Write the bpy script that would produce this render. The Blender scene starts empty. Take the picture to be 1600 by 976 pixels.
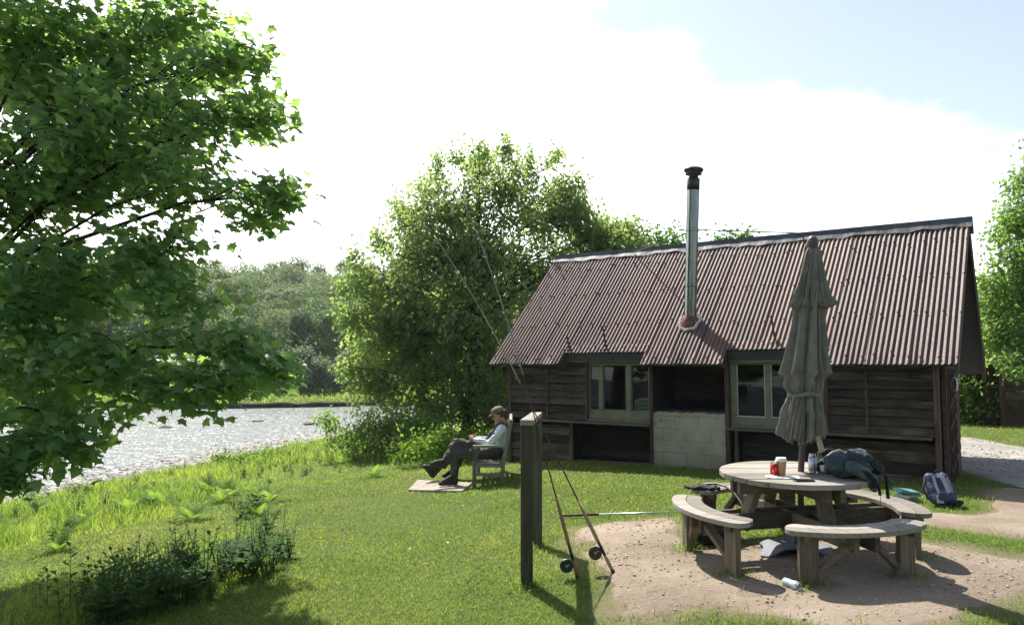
import bpy, bmesh, math, random
import numpy as np
from mathutils import Vector, Matrix
random.seed(7)
rng = np.random.default_rng(7)
SC = bpy.context.scene
COL = SC.collection
PI = math.pi

# ------------------------------------------------------------------ camera model (measured from the photograph)
FPX, PITCH, CAMZ = 1210.57, 0.0651, 1.7
_c, _s = math.cos(PITCH), math.sin(PITCH)

def ray(u, v):
    a = (u - 800) / FPX
    b = -(v - 488) / FPX
    return Vector((a, _c - b * _s, _s + b * _c))

def G(u, v, z=0.0):
    r = ray(u, v)
    return Vector((0, 0, CAMZ)) + r * ((z - CAMZ) / r.z)

def DP(u, v, y):
    r = ray(u, v)
    return Vector((0, 0, CAMZ)) + r * (y / r.y)

# ------------------------------------------------------------------ object helpers
def tag(o, label=None, cat=None, group=None, kind=None):
    if label: o['label'] = label
    if cat: o['category'] = cat
    if group: o['group'] = group
    if kind: o['kind'] = kind
    return o

def empty(name, loc=(0, 0, 0), rz=0.0, rx=0.0):
    o = bpy.data.objects.new(name, None)
    o.location = loc
    o.rotation_euler = (rx, 0, rz)
    o.empty_display_size = 0.2
    COL.objects.link(o)
    return o

def thing(name, label, cat, loc=(0, 0, 0), rz=0.0, group=None, rx=0.0):
    return tag(empty(name, loc, rz, rx), label, cat, group)

def link(name, me, mats, parent=None, bevel=0, smooth=None):
    o = bpy.data.objects.new(name, me)
    if not isinstance(mats, (list, tuple)): mats = [mats]
    for m in mats: me.materials.append(m)
    COL.objects.link(o)
    if parent: o.parent = parent
    if smooth is not None:
        me.polygons.foreach_set('use_smooth', [smooth] * len(me.polygons))
    if bevel:
        b = o.modifiers.new('bevel', 'BEVEL')
        b.width = bevel; b.segments = 2; b.limit_method = 'ANGLE'; b.angle_limit = math.radians(40)
    return o

class MB:
    """collects shapes into one mesh"""
    def __init__(s):
        s.v = []; s.f = []; s.r = []; s.m = []; s.sm = []
    def add(s, vs, fs, mi=0, smooth=False, rnd=None):
        k = len(s.v)
        rnd = random.random() if rnd is None else rnd
        s.v += [tuple(p) for p in vs]
        s.r += [rnd] * len(vs)
        s.f += [tuple(i + k for i in f) for f in fs]
        s.m += [mi] * len(fs); s.sm += [smooth] * len(fs)
        return s
    def hexa(s, p, mi=0, rnd=None):
        return s.add(p, [(0, 3, 2, 1), (4, 5, 6, 7), (0, 1, 5, 4), (1, 2, 6, 5), (2, 3, 7, 6), (3, 0, 4, 7)], mi, False, rnd)
    def box(s, x0, x1, y0, y1, z0, z1, mi=0, rnd=None):
        return s.hexa([(x0, y0, z0), (x1, y0, z0), (x1, y1, z0), (x0, y1, z0), (x0, y0, z1), (x1, y0, z1), (x1, y1, z1), (x0, y1, z1)], mi, rnd)
    def obox(s, c, size, rot, mi=0):
        c = Vector(c)
        P = []
        for z in (-.5, .5):
            for x, y in ((-.5, -.5), (.5, -.5), (.5, .5), (-.5, .5)):
                P.append(c + rot @ Vector((x * size[0], y * size[1], z * size[2])))
        return s.hexa(P, mi)
    def beam(s, p0, p1, w, h, up=(0, 0, 1), mi=0):
        p0, p1 = Vector(p0), Vector(p1)
        d = (p1 - p0).normalized()
        sd = d.cross(Vector(up))
        if sd.length < 1e-4: sd = d.cross(Vector((1, 0, 0)))
        sd.normalize(); u = sd.cross(d).normalized()
        P = []
        for p in (p0, p1):
            for a, b in ((-1, -1), (1, -1), (1, 1), (-1, 1)):
                P.append(p + sd * (a * w / 2) + u * (b * h / 2))
        return s.add(P, [(0, 1, 2, 3), (7, 6, 5, 4), (0, 4, 5, 1), (1, 5, 6, 2), (2, 6, 7, 3), (3, 7, 4, 0)], mi)
    def tube(s, pts, radii, n=8, mi=0, caps=True, smooth=True, rnd=None):
        pts = [Vector(p) for p in pts]
        if not hasattr(radii, '__len__'): radii = [radii] * len(pts)
        vs = []; fs = []
        up = None
        for i, p in enumerate(pts):
            d = (pts[min(i + 1, len(pts) - 1)] - pts[max(i - 1, 0)])
            if d.length < 1e-9: d = Vector((0, 0, 1))
            d.normalize()
            if up is None:
                up = d.orthogonal().normalized()
            up = (up - d * up.dot(d))
            if up.length < 1e-6: up = d.orthogonal()
            up.normalize()
            sd = d.cross(up)
            for k in range(n):
                a = 2 * PI * k / n
                vs.append(p + (up * math.cos(a) + sd * math.sin(a)) * radii[i])
        for i in range(len(pts) - 1):
            for k in range(n):
                k2 = (k + 1) % n
                fs.append((i * n + k, i * n + k2, (i + 1) * n + k2, (i + 1) * n + k))
        if caps:
            fs.append(tuple(range(n))[::-1]); fs.append(tuple((len(pts) - 1) * n + k for k in range(n)))
        return s.add(vs, fs, mi, smooth, rnd)
    def lathe(s, prof, n=24, org=(0, 0, 0), mi=0, smooth=True, rot=None):
        o = Vector(org); vs = []; fs = []
        for r, z in prof:
            for k in range(n):
                a = 2 * PI * k / n
                p = Vector((r * math.cos(a), r * math.sin(a), z))
                if rot: p = rot @ p
                vs.append(o + p)
        for i in range(len(prof) - 1):
            for k in range(n):
                k2 = (k + 1) % n
                fs.append((i * n + k, i * n + k2, (i + 1) * n + k2, (i + 1) * n + k))
        fs.append(tuple(range(n))[::-1]); fs.append(tuple((len(prof) - 1) * n + k for k in range(n)))
        return s.add(vs, fs, mi, smooth)
    def prism(s, poly, z0, z1, mi=0):
        n = len(poly)
        vs = [(x, y, z0) for x, y in poly] + [(x, y, z1) for x, y in poly]
        fs = [tuple(range(n))[::-1], tuple(range(n, 2 * n))] + [(i, (i + 1) % n, n + (i + 1) % n, n + i) for i in range(n)]
        return s.add(vs, fs, mi)
    def build(s, name, mats, parent=None, bevel=0):
        me = bpy.data.meshes.new(name)
        me.from_pydata(s.v, [], s.f)
        a = me.attributes.new('rnd', 'FLOAT', 'POINT'); a.data.foreach_set('value', s.r)
        me.polygons.foreach_set('material_index', s.m)
        me.polygons.foreach_set('use_smooth', s.sm)
        me.update()
        return link(name, me, mats, parent, bevel)

def np_mesh(name, V, F, rnd=None, smooth=False):
    """V (n,3), F (m,k) equal-size polygons"""
    me = bpy.data.meshes.new(name)
    V = np.asarray(V, np.float32); F = np.asarray(F, np.int32)
    m, k = F.shape
    me.vertices.add(len(V)); me.vertices.foreach_set('co', V.ravel())
    me.loops.add(m * k); me.loops.foreach_set('vertex_index', F.ravel())
    me.polygons.add(m); me.polygons.foreach_set('loop_start', np.arange(0, m * k, k, dtype=np.int32))
    me.polygons.foreach_set('loop_total', np.full(m, k, np.int32))
    me.polygons.foreach_set('use_smooth', np.full(m, smooth))
    if rnd is not None:
        a = me.attributes.new('rnd', 'FLOAT', 'POINT'); a.data.foreach_set('value', np.asarray(rnd, np.float32))
    me.update(calc_edges=True)
    return me

# ------------------------------------------------------------------ materials
class NT:
    def __init__(s, name):
        s.m = bpy.data.materials.new(name); s.m.use_nodes = True
        s.t = s.m.node_tree; s.n = s.t.nodes; s.l = s.t.links
        s.n.clear()
        s.out = s.n.new('ShaderNodeOutputMaterial')
    def node(s, typ, **kw):
        n = s.n.new(typ)
        for k, v in kw.items():
            if k in ('inp',):
                for i, x in v.items():
                    if hasattr(x, 'is_output') or isinstance(x, bpy.types.NodeSocket): s.l.new(x, n.inputs[i])
                    else: n.inputs[i].default_value = x
            else: setattr(n, k, v)
        return n
    def coord(s, kind='Object', scale=(1, 1, 1), off=None):
        c = s.node('ShaderNodeTexCoord')
        m = s.node('ShaderNodeMapping', inp={0: c.outputs[kind], 3: scale})
        if off is not None: s.l.new(off, m.inputs[1])
        return m.outputs[0]
    def noise(s, vec, scale, detail=4, rough=.55, dist=0):
        n = s.node('ShaderNodeTexNoise', inp={'Vector': vec, 'Scale': scale, 'Detail': detail, 'Roughness': rough, 'Distortion': dist})
        return n.outputs[0]
    def ramp(s, fac, stops, interp='LINEAR'):
        n = s.node('ShaderNodeValToRGB', inp={0: fac})
        n.color_ramp.interpolation = interp
        e = n.color_ramp.elements
        while len(e) < len(stops): e.new(.5)
        for i, (p, c) in enumerate(stops):
            e[i].position = p; e[i].color = (*c, 1) if len(c) == 3 else c
        return n.outputs[0]
    def mix(s, fac, a, b, blend='MIX'):
        n = s.node('ShaderNodeMix', data_type='RGBA', blend_type=blend)
        for i, x in ((0, fac), (6, a), (7, b)):
            if isinstance(x, bpy.types.NodeSocket): s.l.new(x, n.inputs[i])
            elif isinstance(x, (int, float)): n.inputs[i].default_value = x
            else: n.inputs[i].default_value = (*x, 1)
        return n.outputs[2]
    def math(s, op, a, b=0.0):
        n = s.node('ShaderNodeMath', operation=op)
        for i, x in ((0, a), (1, b)):
            if isinstance(x, bpy.types.NodeSocket): s.l.new(x, n.inputs[i])
            else: n.inputs[i].default_value = x
        return n.outputs[0]
    def attr(s, name):
        return s.node('ShaderNodeAttribute', attribute_name=name).outputs['Fac']
    def bump(s, h, strength=.3, dist=.01):
        return s.node('ShaderNodeBump', inp={'Height': h, 'Strength': strength, 'Distance': dist}).outputs[0]
    def principled(s, color, rough=.7, metal=0, spec=.5, normal=None, **kw):
        p = s.node('ShaderNodeBsdfPrincipled')
        for i, x in (('Base Color', color), ('Roughness', rough), ('Metallic', metal), ('Specular IOR Level', spec), *kw.items()):
            if isinstance(x, bpy.types.NodeSocket): s.l.new(x, p.inputs[i])
            elif i == 'Base Color': p.inputs[i].default_value = (*x, 1)
            else: p.inputs[i].default_value = x
        if normal is not None: s.l.new(normal, p.inputs['Normal'])
        return p.outputs[0]
    def done(s, shader):
        s.l.new(shader, s.out.inputs[0]); return s.m

def solid(name, col, rough=.6, metal=0, var=.25, scale=12, spec=.5, bump=.15, kind='Object'):
    t = NT(name)
    v = t.coord(kind)
    n = t.noise(v, scale, 5)
    c = t.ramp(n, [(.3, [x * (1 - var) for x in col]), (.7, [min(1, x * (1 + var)) for x in col])])
    return t.done(t.principled(c, rough, metal, spec, t.bump(t.noise(v, scale * 4, 4), bump, .004)))

def wood(name, dark, mid, light, axis='x', rough=.8, scale=1.0, patch=.5, bump=.4, spec=.25, vary=.7):
    """weathered boards: grain stretched along one axis, tone differs per board ('rnd')"""
    t = NT(name)
    rnd = t.attr('rnd')
    off = t.node('ShaderNodeCombineXYZ', inp={0: t.math('MULTIPLY', rnd, 13.7), 1: t.math('MULTIPLY', rnd, 7.3), 2: t.math('MULTIPLY', rnd, 5.1)}).outputs[0]
    st = {'x': (1.2, 22, 22), 'y': (22, 1.2, 22), 'z': (22, 22, 1.2)}[axis]
    v = t.coord('Object', tuple(a * scale for a in st), off)
    v2 = t.coord('Object', (1, 1, 1), off)
    g = t.noise(v, 2.2, 8, .65, .6)
    p = t.noise(v2, 2.3, 4)
    c = t.ramp(g, [(.25, dark), (.5, mid), (.78, light)])
    c2 = t.mix(t.math('MULTIPLY', t.ramp(p, [(.4, (0, 0, 0)), (.7, (1, 1, 1))]), patch), c, t.mix(.5, c, light))
    br = t.math('ADD', t.math('MULTIPLY', rnd, vary), 1 - vary / 2)
    hs = t.node('ShaderNodeHueSaturation', inp={'Value': br, 'Color': c2}).outputs[0]
    return t.done(t.principled(hs, rough, 0, spec, t.bump(g, bump, .008)))

def leafmat(name, c_dark, c_light, c_trans, trans=.45, gloss=.35, scale=.6, yellow=None, rough=.55, straw=None):
    t = NT(name)
    r = t.attr('rnd')
    c = t.ramp(r, [(0, c_dark), (1, c_light)] if not straw else [(0, c_dark), (.84, c_light), (.93, straw)])
    n = t.noise(t.coord('Object'), scale, 3)
    c = t.mix(t.math('MULTIPLY', n, .35), c, c_light)
    tr = t.mix(r, c_trans, tuple(x * 1.4 for x in (yellow or c_trans)))
    d = t.principled(c, rough, 0, gloss)
    tl = t.node('ShaderNodeBsdfTranslucent', inp={0: tr}).outputs[0]
    return t.done(t.node('ShaderNodeMixShader', inp={0: trans, 1: d, 2: tl}).outputs[0])

M = {}
M['wall'] = wood('dark weathered weatherboard', (.008, .0055, .0045), (.038, .026, .021), (.175, .137, .115), 'x', .85, 1, .65, .9, .25, 1.25)
M['wallz'] = wood('dark weathered post', (.018, .012, .009), (.06, .042, .032), (.14, .11, .09), 'z', .85)
M['wally'] = wood('dark gable boards', (.016, .012, .009), (.05, .036, .028), (.12, .09, .075), 'y', .85)
M['ledge'] = wood('grey ledge board', (.04, .033, .028), (.10, .085, .072), (.2, .175, .15), 'x', .8)
M['tx'] = wood('silver grey table boards', (.095, .084, .07), (.235, .213, .178), (.38, .352, .305), 'x', .8, .8, .5, .35)
M['tz'] = wood('brown grey table legs', (.06, .048, .034), (.135, .11, .08), (.24, .20, .15), 'z', .8, .8, .5, .3)
M['tb'] = wood('brown grey table beams', (.05, .04, .03), (.115, .095, .07), (.21, .175, .135), 'x', .8, .8, .5, .3)
M['post'] = wood('greenish grey post', (.026, .025, .016), (.062, .059, .038), (.125, .118, .085), 'z', .85, .7)
M['rail'] = wood('pale weathered rail', (.10, .088, .07), (.20, .18, .148), (.33, .305, .26), 'y', .8)
M['bench'] = wood('lichen grey bench', (.07, .07, .055), (.16, .155, .125), (.3, .29, .24), 'z', .85)
M['benchx'] = wood('lichen grey bench rail', (.07, .07, .055), (.16, .155, .125), (.3, .29, .24), 'x', .85)
M['benchy'] = wood('lichen grey bench slat', (.07, .07, .055), (.16, .155, .125), (.3, .29, .24), 'y', .85)
M['trellis'] = wood('red brown trellis', (.03, .016, .012), (.07, .036, .026), (.13, .085, .065), 'z', .85)
M['black'] = solid('black plastic', (.012, .013, .014), .45)
M['fascia'] = solid('black fascia paint and recess shade', (.014, .015, .017), .6)
M['frame'] = solid('sage green window paint', (.125, .13, .085), .55, 0, .2, 6)
M['bead'] = solid('pale glazing bead', (.42, .43, .4), .5)
M['bark'] = solid('grey brown bark', (.075, .06, .045), .9, 0, .5, 9, .2, .8)
M['barkdark'] = solid('dark bark', (.04, .033, .026), .9, 0, .5, 9, .2, .8)
M['slab'] = solid('pale paving stone', (.27, .24, .195), .9, 0, .25, 7, .3, .4)
M['white'] = solid('white plastic', (.75, .75, .73), .5, 0, .05)
M['paper'] = solid('white paper', (.75, .74, .72), .8, 0, .06)
M['alu'] = solid('brushed aluminium', (.62, .63, .64), .32, .95, .08, 30)
M['iron'] = solid('rusty iron', (.07, .04, .03), .8, .3, .5, 20)
M['steel'] = solid('grey steel', (.3, .3, .31), .4, .8, .2)
M['rock'] = solid('wet river rock', (.035, .034, .032), .8, 0, .4, 5, .5, .8)

def m_roof():
    t = NT('rusty corrugated iron')
    r = t.attr('rnd')
    off = t.node('ShaderNodeCombineXYZ', inp={0: t.math('MULTIPLY', r, 9), 1: 0.0, 2: 0.0}).outputs[0]
    v = t.coord('Object', (9, .55, .55), off)
    v2 = t.coord('Object', (1, 1, 1), off)
    st = t.noise(v, 1.6, 6, .6, .3)
    pa = t.noise(v2, 1.1, 5, .6)
    fine = t.noise(v2, 45, 4, .7)
    c = t.ramp(st, [(.28, (.04, .022, .017)), (.45, (.102, .056, .043)), (.6, (.142, .09, .072)), (.8, (.20, .152, .13))])
    rust = t.ramp(fine, [(.3, (.075, .036, .026)), (.7, (.155, .08, .056))])
    pm = t.ramp(t.math('ADD', pa, t.math('MULTIPLY', r, .22)), [(.46, (0, 0, 0)), (.70, (1, 1, 1))])
    c = t.mix(t.math('MULTIPLY', pm, .85), c, rust)
    c = t.mix(t.ramp(fine, [(.25, (.55, .55, .55)), (.42, (0, 0, 0))]), c, (.028, .017, .014))
    c = t.node('ShaderNodeHueSaturation', inp={'Value': t.math('ADD', t.math('MULTIPLY', r, .6), .7), 'Color': c}).outputs[0]
    ro = t.ramp(fine, [(.3, (.5, .5, .5)), (.7, (.75, .75, .75))])
    return t.done(t.principled(c, ro, 0, .45, t.bump(fine, .25, .004)))
M['roof'] = m_roof()

def m_lead():
    t = NT('lead ridge flashing')
    v = t.coord()
    n = t.noise(v, 4, 6)
    c = t.ramp(n, [(.3, (.03, .034, .042)), (.65, (.075, .085, .10)), (.85, (.11, .12, .13))])
    return t.done(t.principled(c, .6, .0, .4, t.bump(n, .6, .02)))
M['lead'] = m_lead()

def m_flue():
    t = NT('stainless flue')
    v = t.coord('Object', (8, 8, .6))
    n = t.noise(v, 3, 4)
    z = t.node('ShaderNodeSeparateXYZ', inp={0: t.coord()}).outputs[2]
    soot = t.ramp(t.math('ADD', z, t.math('MULTIPLY', n, .25)), [(.0, (0, 0, 0)), (1, (1, 1, 1))])
    c = t.ramp(n, [(.3, (.10, .11, .105)), (.7, (.26, .27, .255))])
    return t.done(t.principled(c, t.ramp(n, [(.3, (.16,) * 3), (.7, (.3,) * 3)]), 1.0, .5))
M['flue'] = m_flue()

def m_block():
    t = NT('limewashed concrete blocks')
    v = t.coord('Object')
    sw = t.node('ShaderNodeSeparateXYZ', inp={0: v})
    xz = t.node('ShaderNodeCombineXYZ', inp={0: sw.outputs[0], 1: sw.outputs[2], 2: 0.0}).outputs[0]
    nz = t.noise(v, 5, 5)
    xz = t.node('ShaderNodeVectorMath', operation='ADD', inp={0: xz, 1: t.node('ShaderNodeVectorMath', operation='SCALE', inp={0: t.node('ShaderNodeTexNoise', inp={'Vector': v, 'Scale': 6.0}).outputs[1], 'Scale': .03}).outputs[0]}).outputs[0]
    b = t.node('ShaderNodeTexBrick', inp={'Vector': xz, 'Color1': (.28, .25, .185, 1), 'Color2': (.36, .325, .25, 1), 'Mortar': (.2, .18, .13, 1), 'Scale': 1.0, 'Mortar Size': .009, 'Mortar Smooth': .6, 'Brick Width': .42, 'Row Height': .205})
    c = t.mix(t.ramp(nz, [(.4, (0, 0, 0)), (.75, (.7, .7, .7))]), b.outputs[0], (.20, .19, .125))
    hi = t.math('MULTIPLY', t.math('SUBTRACT', sw.outputs[2], .55), .30)
    chips = t.ramp(t.math('ADD', t.noise(v, 7, 6, .7), hi), [(.62, (0, 0, 0)), (.67, (.9, .9, .9))])
    c = t.mix(t.math('MULTIPLY', chips, .75), c, (.13, .075, .05))
    c = t.mix(t.ramp(t.noise(v, 2.2, 6, .65), [(.45, (0, 0, 0)), (.7, (.7, .7, .7))]), c, (.40, .37, .30))
    c = t.mix(t.ramp(t.math('ADD', sw.outputs[2], t.math('MULTIPLY', nz, .5)), [(.05, (.8, .8, .8)), (.45, (0, 0, 0))]), c, (.12, .12, .07))
    return t.done(t.principled(c, .9, 0, .3, t.bump(t.math('ADD', t.math('MULTIPLY', b.outputs[1], -.6), t.noise(v, 14, 5)), .6, .015)))
M['block'] = m_block()

def m_glass():
    t = NT('window glass')
    fr = t.node('ShaderNodeFresnel', inp={'IOR': 1.5}).outputs[0]
    fr = t.math('MULTIPLY', fr, .45)
    tr = t.node('ShaderNodeBsdfTransparent', inp={0: (.72, .78, .76, 1)}).outputs[0]
    gl = t.node('ShaderNodeBsdfGlossy', inp={0: (1, 1, 1, 1), 1: .02}).outputs[0]
    return t.done(t.node('ShaderNodeMixShader', inp={0: fr, 1: tr, 2: gl}).outputs[0])
M['glass'] = m_glass()

def m_ground():
    t = NT('grass soil')
    v = t.coord('Object')
    n1 = t.noise(v, .9, 5); n2 = t.noise(v, 14, 6, .7); n3 = t.noise(v, 90, 4, .7)
    c = t.ramp(n2, [(.3, (.035, .062, .010)), (.5, (.075, .115, .018)), (.75, (.13, .145, .035))])
    c = t.mix(t.ramp(n1, [(.5, (0, 0, 0)), (.75, (.6, .6, .6))]), c, (.10, .10, .035))
    soil = t.ramp(n3, [(.3, (.16, .12, .085)), (.7, (.32, .25, .185))])
    c = t.mix(t.attr('dirt'), c, soil)
    shore = t.ramp(n2, [(.3, (.15, .14, .125)), (.7, (.40, .38, .345))])
    c = t.mix(t.attr('shore'), c, shore)
    far = t.ramp(t.noise(v, .35, 4), [(.3, (.05, .095, .017)), (.7, (.12, .17, .032))])
    c = t.mix(t.attr('far'), c, far)
    c = t.mix(t.attr('cut'), c, (.045, .032, .02))
    return t.done(t.principled(c, .95, 0, .15, t.bump(t.math('ADD', n2, t.math('MULTIPLY', n3, .5)), .7, .04)))
M['ground'] = m_ground()

def m_dirt(name, c0, c1, c2, sp=150):
    t = NT(name)
    v = t.coord('Object')
    n1 = t.noise(v, 1.6, 5); n2 = t.noise(v, 30, 6, .7); n3 = t.noise(v, sp, 3, .8)
    c = t.ramp(n2, [(.3, c0), (.55, c1), (.8, c2)])
    c = t.mix(t.ramp(n1, [(.4, (0, 0, 0)), (.7, (.5, .5, .5))]), c, tuple(x * .72 for x in c1))
    peb = t.ramp(n3, [(.62, (0, 0, 0)), (.68, (1, 1, 1))])
    c = t.mix(t.math('MULTIPLY', peb, .35), c, tuple(min(1, x * 1.4) for x in c2))
    c = t.mix(t.ramp(n3, [(.26, (.5, .5, .5)), (.34, (0, 0, 0))]), c, tuple(x * .6 for x in c0))
    c = t.mix(t.ramp(t.noise(v, .7, 6, .65), [(.42, (0, 0, 0)), (.62, (.6, .6, .6))]), c, tuple(min(1, x * 1.12) for x in c2))
    return t.done(t.principled(c, .95, 0, .2, t.bump(t.math('ADD', n2, t.math('MULTIPLY', n3, .6)), .9, .02)))
M['dirt'] = m_dirt('trodden sandy soil', (.165, .123, .088), (.29, .226, .166), (.385, .315, .245))
M['gravel'] = m_dirt('grey gravel', (.20, .18, .155), (.33, .31, .275), (.45, .42, .385), 90)

def m_water():
    t = NT('rippling river water')
    g = t.node('ShaderNodeNewGeometry').outputs['Position']
    m1 = t.node('ShaderNodeMapping', inp={0: g, 3: (1.5, .75, 1)}).outputs[0]
    w1 = t.noise(m1, 1.3, 3, .6, .3)
    w2 = t.noise(m1, 5.0, 2, .6)
    w3 = t.noise(m1, .12, 3)
    h = t.math('ADD', t.math('MULTIPLY', w1, .8), t.math('MULTIPLY', w2, .16))
    st = t.math('ADD', t.math('MULTIPLY', t.ramp(w3, [(.35, (.35,) * 3), (.65, (1,) * 3)]), .9), .1)
    b = t.node('ShaderNodeBump', inp={'Height': h, 'Strength': st, 'Distance': .85}).outputs[0]
    c = t.ramp(w3, [(.3, (.05, .07, .07)), (.7, (.085, .10, .10))])
    return t.done(t.principled(c, .3, 0, .6, b, IOR=1.333))
M['water'] = m_water()

M['cherry'] = leafmat('cherry leaf', (.085, .165, .07), (.15, .225, .095), (.32, .48, .15), .54, .45, .5, (.32, .40, .08))
M['dkleaf'] = leafmat('dark broadleaf', (.028, .07, .02), (.055, .115, .026), (.12, .25, .035), .45, .4)
M['ltleaf'] = leafmat('light broadleaf', (.055, .115, .03), (.11, .18, .05), (.21, .38, .07), .5, .4, .5, (.30, .44, .08))
M['far1'] = leafmat('far wood leaf', (.075, .155, .05), (.15, .235, .075), (.16, .23, .07), .38, .15, .05)
M['far2'] = leafmat('far pale wood leaf', (.12, .205, .07), (.20, .275, .105), (.22, .26, .11), .38, .15, .05)
M['far3'] = leafmat('far dark wood leaf', (.05, .11, .045), (.09, .16, .06), (.12, .19, .06), .38, .15, .05)
M['willow'] = leafmat('grey willow leaf', (.085, .125, .065), (.22, .25, .17), (.20, .27, .12), .4, .3, .2)
M['grass'] = leafmat('mown grass blade', (.060, .135, .022), (.122, .205, .038), (.145, .275, .036), .48, .2, .35, (.36, .40, .075), .6, (.30, .25, .11))
M['rough'] = leafmat('long grass blade', (.055, .125, .020), (.125, .20, .036), (.165, .32, .04), .5, .2, .35, (.36, .43, .07), .6, (.28, .24, .10))
M['fern'] = leafmat('fern frond', (.075, .14, .028), (.13, .20, .045), (.22, .34, .05), .5, .12, .6, None, .7)
M['weed'] = leafmat('weed leaf', (.055, .12, .02), (.12, .19, .035), (.20, .34, .04), .48, .12, .6, None, .7)
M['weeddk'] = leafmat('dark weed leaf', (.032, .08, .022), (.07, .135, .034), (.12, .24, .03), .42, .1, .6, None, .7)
M['syc'] = leafmat('sycamore leaf', (.05, .12, .05), (.11, .20, .065), (.25, .47, .11), .52, .5, .5, (.40, .54, .12), .48)

# ------------------------------------------------------------------ terrain
NEAR = np.array([(-30, -60), (-21, -10), (-16.9, 14), (-14.9, 22.6), (-13.2, 29), (-10.6, 40), (-8.5, 49), (2, 57), (20, 64), (60, 78), (220, 130), (500, 220)], float)
FARB = np.array([(-500, -40), (-300, 20), (-95, 54), (-48, 64), (-24, 68.5), (0, 77), (30, 88), (80, 108), (250, 170), (500, 260)], float)

def sdist(x, y, poly):
    """signed distance to an open polyline, positive on its right hand side"""
    x = np.asarray(x, float); y = np.asarray(y, float)
    best = np.full(x.shape, 1e9); sgn = np.ones(x.shape)
    for (ax, ay), (bx, by) in zip(poly[:-1], poly[1:]):
        dx, dy = bx - ax, by - ay
        t = np.clip(((x - ax) * dx + (y - ay) * dy) / (dx * dx + dy * dy), 0, 1)
        d = np.hypot(x - ax - t * dx, y - ay - t * dy)
        cr = (x - ax) * dy - (y - ay) * dx
        m = d < best
        best = np.where(m, d, best); sgn = np.where(m, np.sign(cr), sgn)
    return best * sgn

def wob(x, y, s, seed=0):
    """cheap smooth noise in [-1,1]"""
    x = np.asarray(x, float) / s; y = np.asarray(y, float) / s
    r = np.random.default_rng(100 + seed)
    a = 0
    for k in range(6):
        th = r.uniform(0, 2 * PI); fr = r.uniform(.6, 2.2); ph = r.uniform(0, 2 * PI)
        a = a + np.sin((x * math.cos(th) + y * math.sin(th)) * fr + ph)
    return a / 3.2

PN = ([-40, -10, -2.6, 2.2, 3.6, 5.2, 10, 14.5, 17.5, 21, 60, 600], [-4.5, -3.2, -2.38, -2.1, -1.95, -1.35, -.82, -.38, -.12, 0, .25, 3])
PF = ([-40, -6, 0, .9, 3, 14, 22, 40, 75, 120, 250, 600], [-4.5, -3.2, -2.4, -1.95, -1.6, -.95, .1, 4, 11, 17, 30, 45])

def H(x, y):
    dn = sdist(x, y, NEAR); df = -sdist(x, y, FARB)
    jn = wob(x, y, 3.0, 1) * .5
    a = np.interp(dn + np.where(dn < 16, jn, 0) * np.clip((16 - dn) / 6, 0, 1), *PN)
    b = np.interp(df + wob(x, y, 6, 2) * .8, *PF) + np.where(df > 14, wob(x, y, 14, 3) * np.clip((df - 14) / 40, 0, 1) * 1.5, 0)
    z = np.maximum(a, b)
    rough = np.clip((19 - dn) / 5, 0, 1) * np.clip((dn - 3) / 2, 0, 1)
    z = z + wob(x, y, 1.1, 4) * .05 * rough + wob(x, y, 2.2, 5) * .012 * (dn > 0)
    z = z + .115 * np.clip((3.1 - np.hypot(np.asarray(x) - 2.5, (np.asarray(y) - 6.5) * .95)) / 1.5, 0, 1) ** 1.3
    z = z + np.where((y < 6.6) & (x > .4), .022 * (np.maximum(y, 4) - 6.6), 0) * np.clip((np.asarray(x) - .4) / 1.0, 0, 1)
    return z

def h1(x, y): return float(H(np.array([x]), np.array([y]))[0])

_T = np.geomspace(2.0, 900, 6000)
def Gt(u, v):
    """where the photo's line of sight meets the terrain"""
    r = ray(u, v)
    below = CAMZ + r.z * _T <= H(r.x * _T, r.y * _T)
    t = float(_T[np.argmax(below)]) if below.any() else 900.0
    return Vector((r.x * t, r.y * t, CAMZ + r.z * t))

def axis(lo, hi, step, far, gr):
    a = list(np.arange(lo, hi, step)); s = step; x = a[-1]
    while x < far[1]: s *= gr; x += s; a.append(x)
    s = step; x = a[0]; b = []
    while x > far[0]: s *= gr; x -= s; b.append(x)
    return np.array(b[::-1] + a)

def smooth_poly(pts, n=3):
    pts = [tuple(p)[:2] for p in pts]
    for _ in range(n):
        q = []
        for i in range(len(pts)):
            a, b = pts[i], pts[(i + 1) % len(pts)]
            q += [(a[0] * .75 + b[0] * .25, a[1] * .75 + b[1] * .25), (a[0] * .25 + b[0] * .75, a[1] * .25 + b[1] * .75)]
        pts = q
    return np.array(pts)

def poly_sd(x, y, poly):
    """negative inside a closed polygon"""
    x = np.asarray(x, float); y = np.asarray(y, float)
    inside = np.zeros(x.shape, bool); best = np.full(x.shape, 1e9)
    n = len(poly)
    for i in range(n):
        ax, ay = poly[i]; bx, by = poly[(i + 1) % n]
        dx, dy = bx - ax, by - ay
        t = np.clip(((x - ax) * dx + (y - ay) * dy) / (dx * dx + dy * dy + 1e-12), 0, 1)
        best = np.minimum(best, np.hypot(x - ax - t * dx, y - ay - t * dy))
        if abs(by - ay) > 1e-9:
            c = ((ay > y) != (by > y)) & (x < (bx - ax) * (y - ay) / (by - ay) + ax)
            inside ^= c
    return np.where(inside, -best, best)

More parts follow.
